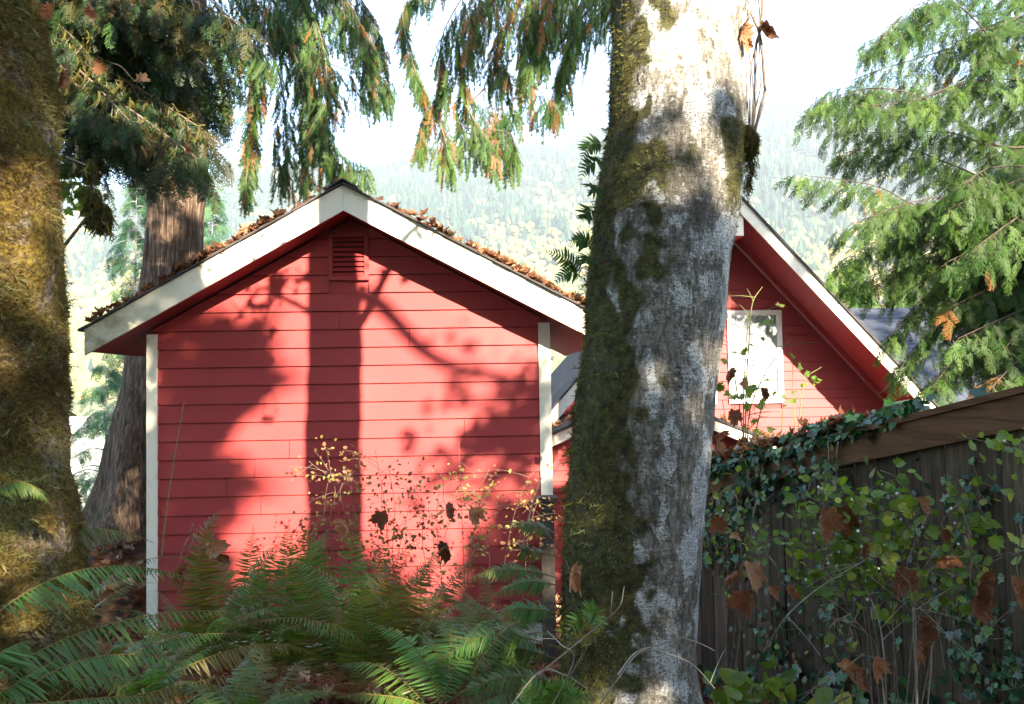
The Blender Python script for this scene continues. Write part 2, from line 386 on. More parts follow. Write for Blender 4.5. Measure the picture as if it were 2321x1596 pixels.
n = 26000; Y = 880+rng.random(n)**.8*1420; X = (rng.random(n)*2-1)*Y*.68
Z = hillz(X, Y); yy = 873-(Z-1.6)/Y*F                          # where the broadleaf belt gives way to conifers
pb = 1-sstep(470, 640, yy + 60*np.sin(X*.012)+40*np.sin(X*.031+Y*.01)); dec = rng.random(n) > pb*.92+.05
b1, b2 = MB(), MB()
for s in range(3):
    m = (~dec) & (np.arange(n) % 3 == s); k = m.sum(); O = np.stack([X, Y, Z-1], -1)[m]
    b1.inst(cone_tpl(s), O, np.tile((0, 0, 1.), (k, 1))+rng.normal(0, .03, (k, 3)), rng.normal(0, 1, (k, 3))+.01, rng.uniform(14, 34, k), tint=rng.random(k))
    m = dec & (np.arange(n) % 3 == s); k = m.sum(); O = np.stack([X, Y, Z-2], -1)[m]
    b2.inst(blob_tpl(s), O, np.tile((0, 0, 1.), (k, 1)), rng.normal(0, 1, (k, 3))+.01, rng.uniform(12, 22, k), tint=rng.random(k))
tag(b1.build('conifer_forest', MAT['far_conifer']), 'hazy dark green conifer forest covering the far mountainside', 'forest', kind='stuff')
tag(b2.build('broadleaf_forest', MAT['far_broadleaf']), 'bright yellow green broadleaf woods on the lower far slope', 'forest', kind='stuff')

# ---------------------------------------------------------------- a gable plane: u along the wall, z up, off towards the camera
class Plane:
    def __init__(s, A, B):
        s.o = Vector((A.x, A.y, 0)); s.u = Vector((B.x-A.x, B.y-A.y, 0)).normalized(); s.n = Vector((s.u.y, -s.u.x, 0))
    def hit(s, px, py, off=0.0):
        d = ray(px, py); t = (off - (EYE-s.o).dot(s.n))/d.dot(s.n); p = EYE+d*t
        return (p-s.o).dot(s.u), p.z
    def w(s, u, z, off=0.0): return s.o + s.u*u + s.n*off + Vector((0, 0, z))
    def M(s):                                                    # local (u, -off, z) to world
        m = Matrix((s.u, -s.n, Vector((0, 0, 1)))).transposed().to_4x4(); m.translation = s.o; return m
def lap_siding(mb, pl, z0, zt, e, span, lip=.022, mat=0, holes=()):
    """clapboards between z0 and zt; span(z) gives the wall's u range at height z"""
    k = 0; rj = random.Random(int(zt*100))
    while z0+k*e < zt:
        a, c = z0+k*e+.010, min(z0+(k+1)*e, zt); k += 1
        (l0, r0), (l1, r1) = span(a), span(c)
        if r0-l0 < .02: break
        segs = [(l0, r0, l1, r1)]
        for (hu0, hu1, hz0, hz1) in holes:
            if a < hz1 and c > hz0 and l0 < hu0 and r0 > hu1: segs = [(l0, hu0, min(l1, hu0), hu0), (hu1, r0, hu1, max(hu1, r1))]
        if r0-l0 > 1.5 and rj.random() < .55:                     # a butt joint somewhere along the course
            L0, R0, L1, R1 = segs[-1]; j = L0+(R0-L0)*rj.uniform(.15, .85)
            if max(L0, L1)+.1 < j < min(R0, R1)-.1: segs[-1:] = [(L0, j-.0025, L1, j-.0025), (j+.0025, R0, j+.0025, R1)]
        for L0, R0, L1, R1 in segs:
            V = [pl.w(L0, a, lip), pl.w(R0, a, lip), pl.w(R1, c, .003), pl.w(L1, c, .003), pl.w(L0, a, -.01), pl.w(R0, a, -.01)]
            mb.add(np.array([tuple(v) for v in V]), [(0, 1, 2, 3), (4, 5, 1, 0)], mat)
def roof_slab(mb, pl, ua, za, ue, s, t0, t1, off0, off1, mat=0):
    """one slope of a gable roof from the ridge (ua, za) to the eave ue, between t0 and t1 above the underside line"""
    ze = za-abs(ue-ua)*s
    poly = [(ua, za+t0), (ue, ze+t0), (ue, ze+t1), (ua, za+t1)]
    if ue > ua: poly = poly[::-1]
    mb.prism(poly, -off1, -off0, pl.M(), mat)

# ---------------------------------------------------------------- the red shed
WL, WR = P(345, 1046, 7.9), P(1238, 1046, 8.03)
SP = Plane(WL, WR)
OV = .42
ua, za = SP.hit(778, 477, OV); ul, zl = SP.hit(191, 806, OV); ur, zr = SP.hit(1319, 755, OV)
slope = (za-zl)/(ua-ul); slope_r = (za-zr)/(ur-ua)
u_l = SP.hit(335, 1000)[0]; u_r = SP.hit(1250, 1000)[0]
ue_r = ua + (ua-ul)*1.03
print('shed', ua, za, ul, zl, slope, slope_r, 'width', u_r-u_l, 'ur', ur, 'uer', ue_r)
zk = SP.hit(362, 754.4)[1]; e = (zk-SP.hit(362, 1046)[1])/7.0; zb = SP.hit(362, 1424)[1]
print('exposure', e, 'bottom', zb)
z0 = zk - math.ceil((zk-zb)/e-.3)*e
um = (u_l+u_r)/2
def top_z(u): return za - (ua-u)*slope if u < ua else za-(u-ua)*slope_r
def span(z):
    a = ua-(za-z)/slope if z < za else ua; c = ua+(za-z)/slope_r if z < za else ua
    return max(u_l+.02, a), min(u_r-.02, c)
DEPTH = 2.9
shed = thing('red_shed', 'small red clapboard shed with cream trim and leaf strewn gable roof', 'shed', SP.w(um, zb-.3))
ve = [SP.hit(745, 600)[0], SP.hit(836, 600)[0], SP.hit(790, 636)[1], SP.hit(790, 528)[1]]
m = MB(); lap_siding(m, SP, z0, za+.1, e, span, holes=[(ve[0], ve[1], ve[2]+.02, ve[3]-.02)])
zc = top_z(u_l+.02); zd = top_z(u_r-.02)
m.prism([(u_l+.02, z0), (u_r-.02, z0), (u_r-.02, zd), (ua, za), (u_l+.02, zc)], .012, .1, SP.M())
m.build('siding_wall', MAT['red'], shed)
for nm, uu in (('side_wall', u_l+.02), ('side_wall', u_r-.1)):
    m = MB(); m.box((uu, .1, z0), (uu+.08, DEPTH, top_z(uu if uu < ua else uu+.08)-.02), M=SP.M())
    out = -1 if uu < ua else 1; us = uu if out < 0 else uu+.08; k = 0
    while z0+k*e < top_z(us)-.1:
        a = z0+k*e; c = min(a+e, top_z(us)-.03); k += 1
        V = [SP.w(us+out*.016, a, -.1), SP.w(us+out*.016, a, -DEPTH), SP.w(us+out*.003, c, -DEPTH), SP.w(us+out*.003, c, -.1), SP.w(us, a, -.1), SP.w(us, a, -DEPTH)]
        m.add(np.array([tuple(v) for v in V]), [(0, 1, 2, 3), (4, 5, 1, 0)])
    m.build(nm, MAT['red'], shed)
m = MB(); m.box((u_l+.1, DEPTH-.08, z0), (u_r-.1, DEPTH, min(zc, zd)), M=SP.M()); m.prism([(u_l+.1, min(zc,zd)), (u_r-.1, min(zc,zd)), (ua, za-.02)], DEPTH-.08, DEPTH, SP.M()); m.build('rear_wall', MAT['red'], shed)
for a, c in ((u_l, SP.hit(359, 1000)[0]), (SP.hit(1224, 1000)[0], u_r)):
    zt = top_z((a+c)/2)-.04
    m = MB(); m.box((a, -.034, z0-.02), (c, -.004, zt), M=SP.M())
    if a < ua: m.box((a-.004, -.004, z0-.02), (a+.018, .1, zt-.03), M=SP.M())
    else: m.box((c-.018, -.004, z0-.02), (c+.004, .1, zt-.03), M=SP.M())
    m.build('corner_board', MAT['trim'], shed)
FH = SP.hit(778, 419, OV)[1]-za
for ue, s, mt in ((ul, slope, 'trim_dirty'), (ue_r, slope_r, 'trim')):
    m = MB(); roof_slab(m, SP, ua+(-.0015 if ue < ua else .0015), za, ue, s, 0, FH, OV-.028, OV, 0); m.build('fascia_board', MAT[mt], shed)
for ue, s in ((ul, slope), (ue_r, slope_r)):
    m = MB(); roof_slab(m, SP, ua, za, ue+(.02 if ue < ua else -.02), s, .02, .05, -DEPTH-.3, OV-.031)
    ext = .55; ein = ue
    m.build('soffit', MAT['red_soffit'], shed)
    m = MB(); roof_slab(m, SP, ua, za, ue, s, .053, FH+.002, -DEPTH-.3, OV-.031); m.build('roof_deck', MAT['trim'], shed)
for ue, s in ((ul-.03, slope), (ue_r+.03, slope_r)):
    # shingles in courses, each a little proud of the one above it
    m = MB(); N = 16; rr = random.Random(3 if ue < ua else 5); L = abs(ue-ua); sg = -1 if ue < ua else 1
    for i in range(N):
        a, c = i*L/N, (i+1)*L/N+.02
        tabs = 22; ys_ = [OV+.035-(OV+.035+DEPTH+.33)*j/tabs for j in range(tabs+1)]
        for j in range(tabs):
            dz = rr.uniform(0, .006); dc = rr.uniform(-.008, .008); df = rr.uniform(-.012, .012) if j == 0 else 0
            V = []
            for off in (ys_[j]+df, ys_[j+1]+.004):
                V += [SP.w(ua+sg*a, za-a*s+FH+.006, off), SP.w(ua+sg*(c+dc), za-(c+dc)*s+FH+.006, off), SP.w(ua+sg*(c+dc), za-(c+dc)*s+FH+.026+dz, off), SP.w(ua+sg*a, za-a*s+FH+.014+dz, off)]
            m.add(np.array([tuple(v) for v in V]), [(0, 1, 2, 3), (4, 7, 6, 5), (1, 5, 6, 2), (3, 2, 6, 7), (0, 4, 5, 1)])
    m.build('shingled_roof', MAT['shingle'], shed)
m = MB()
for sg, s in ((-1, slope), (1, slope_r)): m.prism([(ua, za+FH+.04), (ua, za+FH+.055), (ua+sg*.13, za+FH+.05-.13*s), (ua+sg*.13, za+FH+.032-.13*s)][::-sg], -OV-.045, DEPTH+.3, SP.M())
m.build('ridge_cap', MAT['shingle'], shed)
# louvred vent
v = MB(); fw = .038
v.box((ve[0], -.03, ve[2]), (ve[0]+fw, .01, ve[3]), M=SP.M()); v.box((ve[1]-fw, -.03, ve[2]), (ve[1], .01, ve[3]), M=SP.M())
v.box((ve[0]+fw, -.03, ve[2]), (ve[1]-fw, .01, ve[2]+fw), M=SP.M()); v.box((ve[0]+fw, -.03, ve[3]-fw), (ve[1]-fw, .01, ve[3]), M=SP.M())
vent = v.build('gable_vent', MAT['red'], shed)
bk = MB(); bk.box((ve[0]+fw, .0095, ve[2]+fw), (ve[1]-fw, .0115, ve[3]-fw), M=SP.M()); bk.build('vent_opening', MAT['dark_gap'], vent)  # dark plate painted in for the shade behind the slats
hh = (ve[3]-ve[2]-2*fw)/8
for i in range(8):
    zc_ = ve[2]+fw+(i+.5)*hh; q = MB()
    q.prism([(-.024, -.45*hh), (-.018, -.45*hh), (.006, .3*hh), (0, .3*hh)], ve[0]+fw, ve[1]-fw, SP.M() @ Matrix(((0, 1, 0, 0), (1, 0, 0, 0), (0, 0, 1, zc_), (0, 0, 0, 1))))
    q.build('louvre_slat', MAT['red'], vent)
# floor beam, posts, and a near-black sheet standing in for the shade below
m = MB(); m.box((u_l+.05, .005, z0-.225), (u_r-.05, .07, z0-.045), M=SP.M()); m.build('floor_beam', MAT['skirt'], shed)
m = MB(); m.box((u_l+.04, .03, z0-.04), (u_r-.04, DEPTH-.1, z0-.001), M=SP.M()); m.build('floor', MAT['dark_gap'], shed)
for px in (495, 800, 1120):
    uu = SP.hit(px, 1500)[0]; m = MB(); m.box((uu-.055, .09, z0-.9), (uu+.055, .2, z0-.05), M=SP.M()); m.build('post', MAT['skirt'], shed)
m = MB(); m.box((u_l+.1, .45, z0-1.0), (u_r-.1, .48, z0-.045), M=SP.M()); m.build('crawl_space_screen', MAT['dark_gap'], shed)  # dark sheet put in for the shade of the open crawl space

# ---------------------------------------------------------------- the A-frame house behind
AA = P(1700, 800, 15.8); AP = Plane(AA, AA + SP.u)
AO = 1.25
au, az = AP.hit(1704, 510, AO); bu, bz = AP.hit(2101, 932, AO); s2 = (az-bz)/(bu-au)
apu, _ = AP.hit(1674, 440, AO); apz = az + (au-apu)*s2                          # underside apex
print('aframe apex', apu, apz, 'slope', s2)
FV = AP.hit(1704, 475, AO)[1]-az                                                 # fascia height measured upright
zbase = -3.0; eu = apu+4.6; el = apu-4.6
house = thing('a_frame_house', 'tall red A-frame house behind the thick tree trunk with white raking fascia', 'house', AP.w(apu, zbase))
def span2(z): h = (apz-.05-z)/s2; return apu-h, apu+h
win = [AP.hit(1649, 800)[0], AP.hit(1772, 800)[0], AP.hit(1710, 914)[1], AP.hit(1710, 704)[1]]
m = MB(); lap_siding(m, AP, zbase, apz, .170, span2, holes=[(win[0]+.03, win[1]-.03, win[2]+.05, win[3]-.05)])
L, Rr = span2(zbase); m.prism([(L, zbase), (Rr, zbase), (apu, apz-.05)], .012, .12, AP.M()); m.build('siding_wall', MAT['red'], house)
for sg in (-1, 1):
    ue = apu+sg*4.9
    m = MB(); roof_slab(m, AP, apu+sg*.0015, apz, ue, s2, 0, FV, AO-.035, AO); m.build('fascia_board', MAT['trim'], house)
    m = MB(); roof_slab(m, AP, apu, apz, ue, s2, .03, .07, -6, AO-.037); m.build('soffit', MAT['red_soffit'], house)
    m = MB(); roof_slab(m, AP, apu, apz, ue, s2, -.10, .0285, .17, .23); m.build('soffit_trim', MAT['red'], house)
    m = MB(); roof_slab(m, AP, apu, apz, ue, s2, .073, FV-.004, -6, AO-.037); m.build('roof_deck', MAT['trim'], house)
    m = MB(); roof_slab(m, AP, apu, apz, ue, s2, FV, FV+.05, -6, AO+.04); m.build('shingled_roof', MAT['shingle'], house)
m = MB(); m.box((apu-.09, -AO+.06, apz-.42), (apu+.09, 0, apz-.02), M=AP.M()); rb = m.build('ridge_beam', MAT['red'], house)
m = MB(); m.box((apu-.085, -AO+.045, apz-.41), (apu+.085, -AO+.058, apz-.03), M=AP.M()); m.build('beam_end', MAT['trim'], rb)
k_ = NT('window_glass'); gl = k_.n('ShaderNodeBsdfGlossy'); gl.inputs[0].default_value = (.9, .95, 1, 1); gl.inputs[1].default_value = .02
tr_ = k_.n('ShaderNodeBsdfTransparent'); mx_ = k_.n('ShaderNodeMixShader'); fr_ = k_.n('ShaderNodeFresnel'); fr_.inputs[0].default_value = 1.7
k_.link(fr_.outputs[0], mx_.inputs[0]); k_.link(tr_.outputs[0], mx_.inputs[1]); k_.link(gl.outputs[0], mx_.inputs[2]); MAT['glass'] = k_.done(mx_.outputs[0])
MAT['curtain'] = m_simple('white_curtain_cloth', (.27, .27, .27), (.36, .36, .355), 9, .9, .3, (3, 3, .3))
MAT['white_paint'] = m_simple('white_window_paint', (.74, .73, .68), (.8, .79, .75), 9, .5, .1)
def window(parent, pl, w, par='window'):
    f = MB(); a, c, z_0, z_1 = w; t_ = .055
    f.box((a, -.05, z_0), (a+t_, .03, z_1), M=pl.M()); f.box((c-t_, -.05, z_0), (c, .03, z_1), M=pl.M())
    f.box((a+t_, -.05, z_1-t_), (c-t_, .03, z_1), M=pl.M()); f.box((a+t_, -.05, z_0), (c-t_, .03, z_0+t_), M=pl.M())
    wo_ = f.build('window', MAT['white_paint'], parent)
    for i, (q0, q1, of) in enumerate(((z_0+t_, (z_0+z_1)/2, .0), ((z_0+z_1)/2, z_1-t_, .012))):
        s_ = MB(); b_ = .032
        s_.box((a+t_+.001, -.03+of, q0), (a+t_+b_, -.008+of, q1), M=pl.M()); s_.box((c-t_-b_, -.03+of, q0), (c-t_-.001, -.008+of, q1), M=pl.M())
        s_.box((a+t_+b_, -.03+of, q0), (c-t_-b_, -.008+of, q0+b_), M=pl.M()); s_.box((a+t_+b_, -.03+of, q1-b_), (c-t_-b_, -.008+of, q1), M=pl.M())
        s_.build('sash', MAT['white_paint'], wo_)
        g_ = MB(); g_.box((a+t_+b_, -.02+of, q0+b_), (c-t_-b_, -.016+of, q1-b_), M=pl.M()); g_.build('pane', MAT['glass'], wo_)
    cu = MB(); n_ = 60; uu = np.linspace(a+t_, c-t_, n_+1)
    yo = .006*np.sin(uu*55)+.003*np.sin(uu*131)
    V = [tuple(pl.w(float(x), z, -float(y)+.002)) for z in (z_0+t_, z_1-t_) for x, y in zip(uu, yo)]
    cu.add(np.array(V), [(i, i+1, n_+2+i, n_+1+i) for i in range(n_)]); cu.build('curtain', MAT['curtain'], wo_, True)
    return wo_
window(house, AP, win)
dw = win[1]-win[0]; u2 = AP.hit(1624, 900)[0]; 
window(house, AP, [u2-dw, u2, win[2], win[3]])

# low gabled porch standing in front of the A-frame
PP = Plane(P(1469, 900, 13.2), P(1469, 900, 13.2)+SP.u)
pu, pz = PP.hit(1469, 917, 0); pr, prz = PP.hit(1745, 1026, 0); ps = (pz-prz)/(pr-pu)
porch = thing('porch_gable', 'low red gable with white fascia between the trunk and the A-frame', 'porch', PP.w(pu, -3))
FP = .17
for sg in (-1, 1):
    ue = pu+sg*2.6
    m = MB(); roof_slab(m, PP, pu+sg*.0015, pz, ue, ps, 0, FP, -.03, 0); m.build('fascia_board', MAT['trim'], porch)
    m = MB(); roof_slab(m, PP, pu, pz, ue, ps, .01, FP, -2.4, -.032); m.build('roof_deck', MAT['red_soffit'], porch)
    m = MB(); roof_slab(m, PP, pu, pz, ue, ps, FP+.002, FP+.05, -2.45, .03); m.build('shingled_roof', MAT['shingle'], porch)
m = MB()
PW = Plane(PP.w(0, 0, -.35), PP.w(1, 0, -.35))
lap_siding(m, PW, -3, pz, .17, lambda z: (max(pu-2.3, pu-(pz-z)/ps), min(pu+2.3, pu+(pz-z)/ps)))
m.prism([(pu-2.3, -3), (pu+2.3, -3), (pu+2.3, pz-2.3*ps), (pu, pz), (pu-2.3, pz-2.3*ps)], .01, .1, PW.M()); m.build('siding_wall', MAT['red'], porch)

# ---------------------------------------------------------------- the grey-roofed building on the right
GA, GB = P(1890, 700, 24.5), P(2262, 700, 24.5)
GP = Plane(GA, Vector((GB.x, GA.y+.3, 0)))
gu = (GB-GA).length; gzr = GA.z; ghouse = thing('grey_roofed_house', 'low house with blue grey shingle roof beyond the A-frame, behind the right cedar', 'house', GP.w(gu/2, -2))
m = MB(); rr = random.Random(9); N = 26; run, drop = 4.6, 2.95
for i in range(N):
    a, c = i/N, (i+1)/N+.004; nt = 34
    for j in range(nt):
        x0, x1 = gu*j/nt - (.25 if j == 0 else 0), gu*(j+1)/nt; dz = rr.uniform(0, .015)
        V = [GP.w(x0, gzr-drop*a+.01, run*a), GP.w(x1-.004, gzr-drop*a+.01, run*a), GP.w(x1-.004, gzr-drop*c+.035+dz, run*c), GP.w(x0, gzr-drop*c+.035+dz, run*c), GP.w(x0, gzr-drop*c, run*c), GP.w(x1-.004, gzr-drop*c, run*c)]
        m.add(np.array([tuple(v) for v in V]), [(3, 2, 1, 0), (4, 5, 2, 3)])
m.prism([(0, gzr-drop-.1), (0, gzr), (gu, gzr), (gu, gzr-drop-.1)][::-1], 0, .05, GP.M())
V = [GP.w(-.25, gzr, 0), GP.w(gu, gzr, 0), GP.w(gu, gzr-drop, -run), GP.w(-.25, gzr-drop, -run)]; m.add(np.array([tuple(v) for v in V]), [(0, 1, 2, 3)])
m.build('shingled_roof', MAT['shingle_grey'], ghouse)
m = MB(); m.box((.1, -run+.5, -3), (gu-.3, -run+.7, gzr-drop+.2), M=GP.M()); m.box((.1, run-.7, -3), (gu-.3, run-.5, gzr-drop+.2), M=GP.M())
m.box((.1, -run+.7, -3), (.3, run-.7, gzr-drop+.2), M=GP.M()); m.box((gu-.5, -run+.7, -3), (gu-.3, run-.7, gzr-drop+.2), M=GP.M())
m.prism([(-run+.6, gzr-drop+.25), (run-.6, gzr-drop+.25), (0, gzr-.1)], .1, .3, GP.M() @ Matrix(((0, 1, 0, 0), (1, 0, 0, 0), (0, 0, 1, 0), (0, 0, 0, 1)))); m.build('wall', MAT['trim'], ghouse)

# ---------------------------------------------------------------- the board fence running downhill
FA, FB = P(2321, 893, 3.4), P(1600, 1070, 5.3)
fd = Vector((FB.x-FA.x, FB.y-FA.y, 0)); fl = fd.length; fd.normalize(); fn = Vector((-fd.y, fd.x, 0))
if fn.dot(EYE-FA) < 0: fn = -fn
fs = (FB.z-FA.z)/fl
def fw_(s, h, off=0): p = FA+fd*s+fn*off; return Vector((p.x, p.y, FA.z+fs*s+h))
S0, S1 = -1.3, 3.4
fence = thing('wooden_fence', 'shaded wooden board fence with brown cap rail and ivy at right', 'fence', (fw_(0, 0).x, fw_(0, 0).y, 0))
m = MB(); rr = random.Random(4); s_ = S0
while s_ < S1:
    w_ = .128+rr.uniform(-.004, .004); o_ = rr.uniform(-.003, .003)
    tops = [fw_(s_+.003, -.03, o_), fw_(s_+w_-.007, -.03, o_), fw_(s_+w_-.007, -.03, o_-.02), fw_(s_+.003, -.03, o_-.02)]
    V = [tuple(p) for p in tops] + [(p.x, p.y, float(gz(p.x, p.y))-.1) for p in tops]
    m.add(np.array(V), [(0, 1, 5, 4), (1, 2, 6, 5), (2, 3, 7, 6), (3, 0, 4, 7), (3, 2, 1, 0)], tint=rr.random()); s_ += w_
m.build('board_panel', MAT['fence'], fence)
def rail(name, h0, h1, o0, o1, a, c, mat):
    m = MB(); V = [tuple(fw_(s, h, o)) for s in (a, c) for h, o in ((h0, o0), (h0, o1), (h1, o1), (h1, o0))]
    m.add(np.array(V), [(0, 1, 2, 3), (7, 6, 5, 4), (0, 4, 5, 1), (1, 5, 6, 2), (2, 6, 7, 3), (3, 7, 4, 0)]); return m.build(name, mat, fence)
rail('face_rail', -.138, -.004, .006, .044, S0, S1, MAT['cap'])
rail('cap_rail', -.002, .026, -.06, .062, S0, S1, MAT['cap'])
for s_ in (-1.0, 1.4, 3.3):
    m = MB(); c_ = fw_(s_, 0, -.075); m.box((c_.x-.045, c_.y-.045, float(gz(c_.x, c_.y))-.3), (c_.x+.045, c_.y+.045, c_.z-.01)); m.build('fence_post', MAT['fence'], fence)

# weathered post by the shed's right corner
c_ = P(1240, 1128, 7.72); pst = thing('weathered_post', 'weathered wooden post with flat cap below the shed right corner board', 'post', (c_.x, c_.y, float(gz(c_.x, c_.y))))
m = MB(); m.box((c_.x-.06, c_.y, float(gz(c_.x, c_.y))-.3), (c_.x+.06, c_.y+.12, c_.z-.035)); m.build('shaft', MAT['post_wood'], pst)
m = MB(); m.box((c_.x-.10, c_.y-.03, c_.z-.034), (c_.x+.095, c_.y+.17, c_.z)); m.build('cap', MAT['post_wood'], pst)

# ---------------------------------------------------------------- plant templates (each grows along its own y axis)
def strip(pts, w):                                              # narrow flat ribbon in the template's xy plane
    pts = np.asarray(pts, float); T = np.gradient(pts, axis=0); S = np.stack([T[:, 1], -T[:, 0], 0*T[:, 0]], -1); S = unit(S)
    w = np.broadcast_to(np.asarray(w, float), (len(pts),))[:, None]
    V = np.concatenate([pts-S*w/2, pts+S*w/2]); k = len(pts)
    return V, [(i, i+k, i+1+k, i+1) for i in range(k-1)]
def merge(parts):
    V = []; Fq = []; n = 0
    for v, f in parts: V.append(v); Fq += [tuple(i+n for i in q) for q in f]; n += len(v)
    g = {}
    for q in Fq: g.setdefault(len(q), []).append(q)
    return np.concatenate(V), [np.array(a) for a in g.values()]
def spray_tpl(seed, n=9, w=.035, forks=2, W=.42, ang=42, droop=.25, fork_len=.11):
    r = np.random.default_rng(seed); ps = []
    y = np.linspace(0, 1, 5); wob = r.normal(0, .02, 5)
    ax = np.stack([wob, y, -droop*y**2], -1); ps.append(strip(ax, np.linspace(w, w*.5, 5)))
    for s in (-1, 1):
        for i in range(n):
            t = .06+.92*(i+r.uniform(-.3, .3)+.2)/n; t = min(max(t, .03), .98); L = W*(1-.72*t)*(.55+.45*min(1, t*4))*r.uniform(.7, 1.15)
            a = R(ang+r.uniform(-8, 8)); o = np.array([np.interp(t, y, wob), t, -droop*t*t])
            d = np.array([s*math.sin(a), math.cos(a), -.15+r.normal(0, .1)])
            q = np.array([o, o+d*L*.5, o+d*L+np.array([0, .12*L, -.12*L])]); ps.append(strip(q, [w*.8, w*.9, w*.4]))
            for f in range(forks):
                tt = (f+1)/(forks+1)+r.uniform(-.1, .1); o2 = o+d*L*tt; sf = 1 if f % 2 else -1
                a2 = a*s+sf*R(38); d2 = np.array([math.sin(a2), math.cos(a2), -.1]); ps.append(strip(np.array([o2, o2+d2*fork_len*r.uniform(.7, 1.2)]), [w*.75, w*.45]))
    return merge(ps)
CEDAR = [spray_tpl(s, 9, .034, 2) for s in range(4)]
CEDAR_HANG = [spray_tpl(10+s, 9, .030, 2, .30, 26, .1) for s in range(4)]
HEM = [spray_tpl(20+s, 11, .030, 3, .40, 55, .3, .07) for s in range(4)]
PINE_FAR = [spray_tpl(30+s, 7, .07, 0, .5, 50, .3) for s in range(3)]
def strand_tpl(seed):
    r = np.random.default_rng(seed); ps = []; k = 4; y = np.linspace(0, 1, k)
    c = np.stack([.18*np.sin(y*3+r.uniform(0, 6))-.18*np.sin(r.uniform(0, 6))*0, y, r.uniform(-.3, .3)*y**2], -1); c[:, 0] -= c[0, 0]
    ps.append(strip(c, [.09, .10, .08, .03]))
    for i in range(5):
        t = r.uniform(.15, .9); o = np.array([np.interp(t, y, c[:, 0]), t, np.interp(t, y, c[:, 2])]); s = 1 if i % 2 else -1
        a = R(r.uniform(35, 75))*s; L = r.uniform(.15, .4); ps.append(strip(np.array([o, o+np.array([math.sin(a), math.cos(a), r.uniform(-.5, .5)])*L]), [.06, .025]))
    return merge(ps)
STRAND = [strand_tpl(s) for s in range(5)]
def pinna_tpl(seed, wd=.135, sick=.10):
    r = np.random.default_rng(seed); k = 6; y = np.linspace(0, 1, k); w = wd*np.array([.62, 1, .95, .78, .5, .04])/2
    x = sick*y**2; z = -.16*y**2
    V = np.concatenate([np.stack([x-w, y, z+.25*w], -1), np.stack([x, y, z], -1), np.stack([x+w, y, z+.25*w], -1)])
    return V, [np.array([(i, i+k, i+1+k, i+1) for i in range(k-1)]+[(i+k, i+2*k, i+1+2*k, i+1+k) for i in range(k-1)])]
PINNA_R, PINNA_L = pinna_tpl(1, sick=-.12), pinna_tpl(2, sick=.12)
PIN_R2, PIN_L2 = pinna_tpl(3, .26, -.1), pinna_tpl(4, .26, .1)
MAPLE = [(0, -.02), (.10, .02), (.30, -.10), (.27, .05), (.50, .10), (.36, .22), (.62, .46), (.40, .42), (.34, .50), (.20, .48), (.22, .70), (.12, .68), (0, 1.0)]
def lobed_tpl(seed, curl, half=MAPLE, crumple=.06, roll=0):
    r = np.random.default_rng(seed); out = half + [(-x, y) for x, y in half[::-1][1:-1]]
    P_ = np.array([(x*r.uniform(.88, 1.1), y*r.uniform(.92, 1.08), 0) for x, y in out]); c = np.array([[0, .25, 0.]])
    Q = (P_+c)/2; V = np.concatenate([c, Q, P_]); n = len(out)
    rr = np.hypot(V[:, 0], V[:, 1]-.25); a1, a2 = r.uniform(0, 6, 2)
    V[:, 2] = curl*rr**2*(1+.7*np.sin(2*np.arctan2(V[:, 1]-.25, V[:, 0])+a1)) + crumple*np.sin(7*V[:, 0]+a1)*np.cos(6*V[:, 1]+a2) + r.normal(0, crumple*.35, len(V))
    if roll:                                                     # dry leaves roll up along a slanting axis and cup at the tips
        a = r.uniform(-.7, .7); ca, sa = math.cos(a), math.sin(a); x = V[:, 0]*ca+(V[:, 1]-.3)*sa; y = -V[:, 0]*sa+(V[:, 1]-.3)*ca
        R_ = 1/roll; z = V[:, 2]*.6+R_*(1-np.cos(x/R_)); x = R_*np.sin(x/R_)*(1+.25*y); z += .5*y*y*r.uniform(-1, 1); V[:, 0] = x*ca-y*sa; V[:, 1] = x*sa+y*ca+.3; V[:, 2] = z
    tri = [(0, 1+i, 1+(i+1) % n) for i in range(n)]; qd = [(1+i, 1+n+i, 1+n+(i+1) % n, 1+(i+1) % n) for i in range(n)]
    return V, [np.array(tri), np.array(qd)]
DEADH = [(0, 0), (.14, -.07), (.33, -.10), (.31, .04), (.54, .13), (.45, .27), (.62, .48), (.44, .50), (.36, .60), (.24, .58), (.22, .80), (.09, .79), (0, 1)]
DEADT = [lobed_tpl(s, .2, DEADH, .07, q) for s, q in enumerate((1.6, 3.2, 4.4, 2.4, 3.8, 5.2))]
FRESH = [lobed_tpl(50+s, .2, crumple=.025) for s in range(3)]
IVYH = [(0, 0), (.16, -.05), (.42, .10), (.30, .32), (.48, .52), (.2, .62), (0, 1.0)]
IVYT = [lobed_tpl(60+s, .15, IVYH, .02) for s in range(3)]
OVH = [(0, 0), (.22, .12), (.33, .38), (.30, .66), (.16, .88), (0, 1.0)]
OVAL = [lobed_tpl(70+s, .3, OVH, .03) for s in range(3)]
SNOWH = [(0, 0), (.24, .02), (.46, .25), (.36, .42), (.45, .64), (.22, .82), (0, 1.0)]
SNOWT = [lobed_tpl(80+s, .25, SNOWH, .03) for s in range(3)]

def scatter(mb, tpls, O, Yd, N, S, mat=0, tint=None, seed=0):
    O = np.asarray(O, float); k = len(O)
    if k == 0: return
    pick = np.random.default_rng(seed).integers(0, len(tpls), k); S = np.broadcast_to(S, (k,)); tint = np.broadcast_to(.5 if tint is None else tint, (k,))
    for i, t in enumerate(tpls):
        m = pick == i
        if m.any():
            fl_ = t[1] if isinstance(t[1], list) else [t[1]]
            mb.inst((t[0], fl_), O[m], np.asarray(Yd)[m], np.asarray(N)[m], S[m], mat, tint[m])

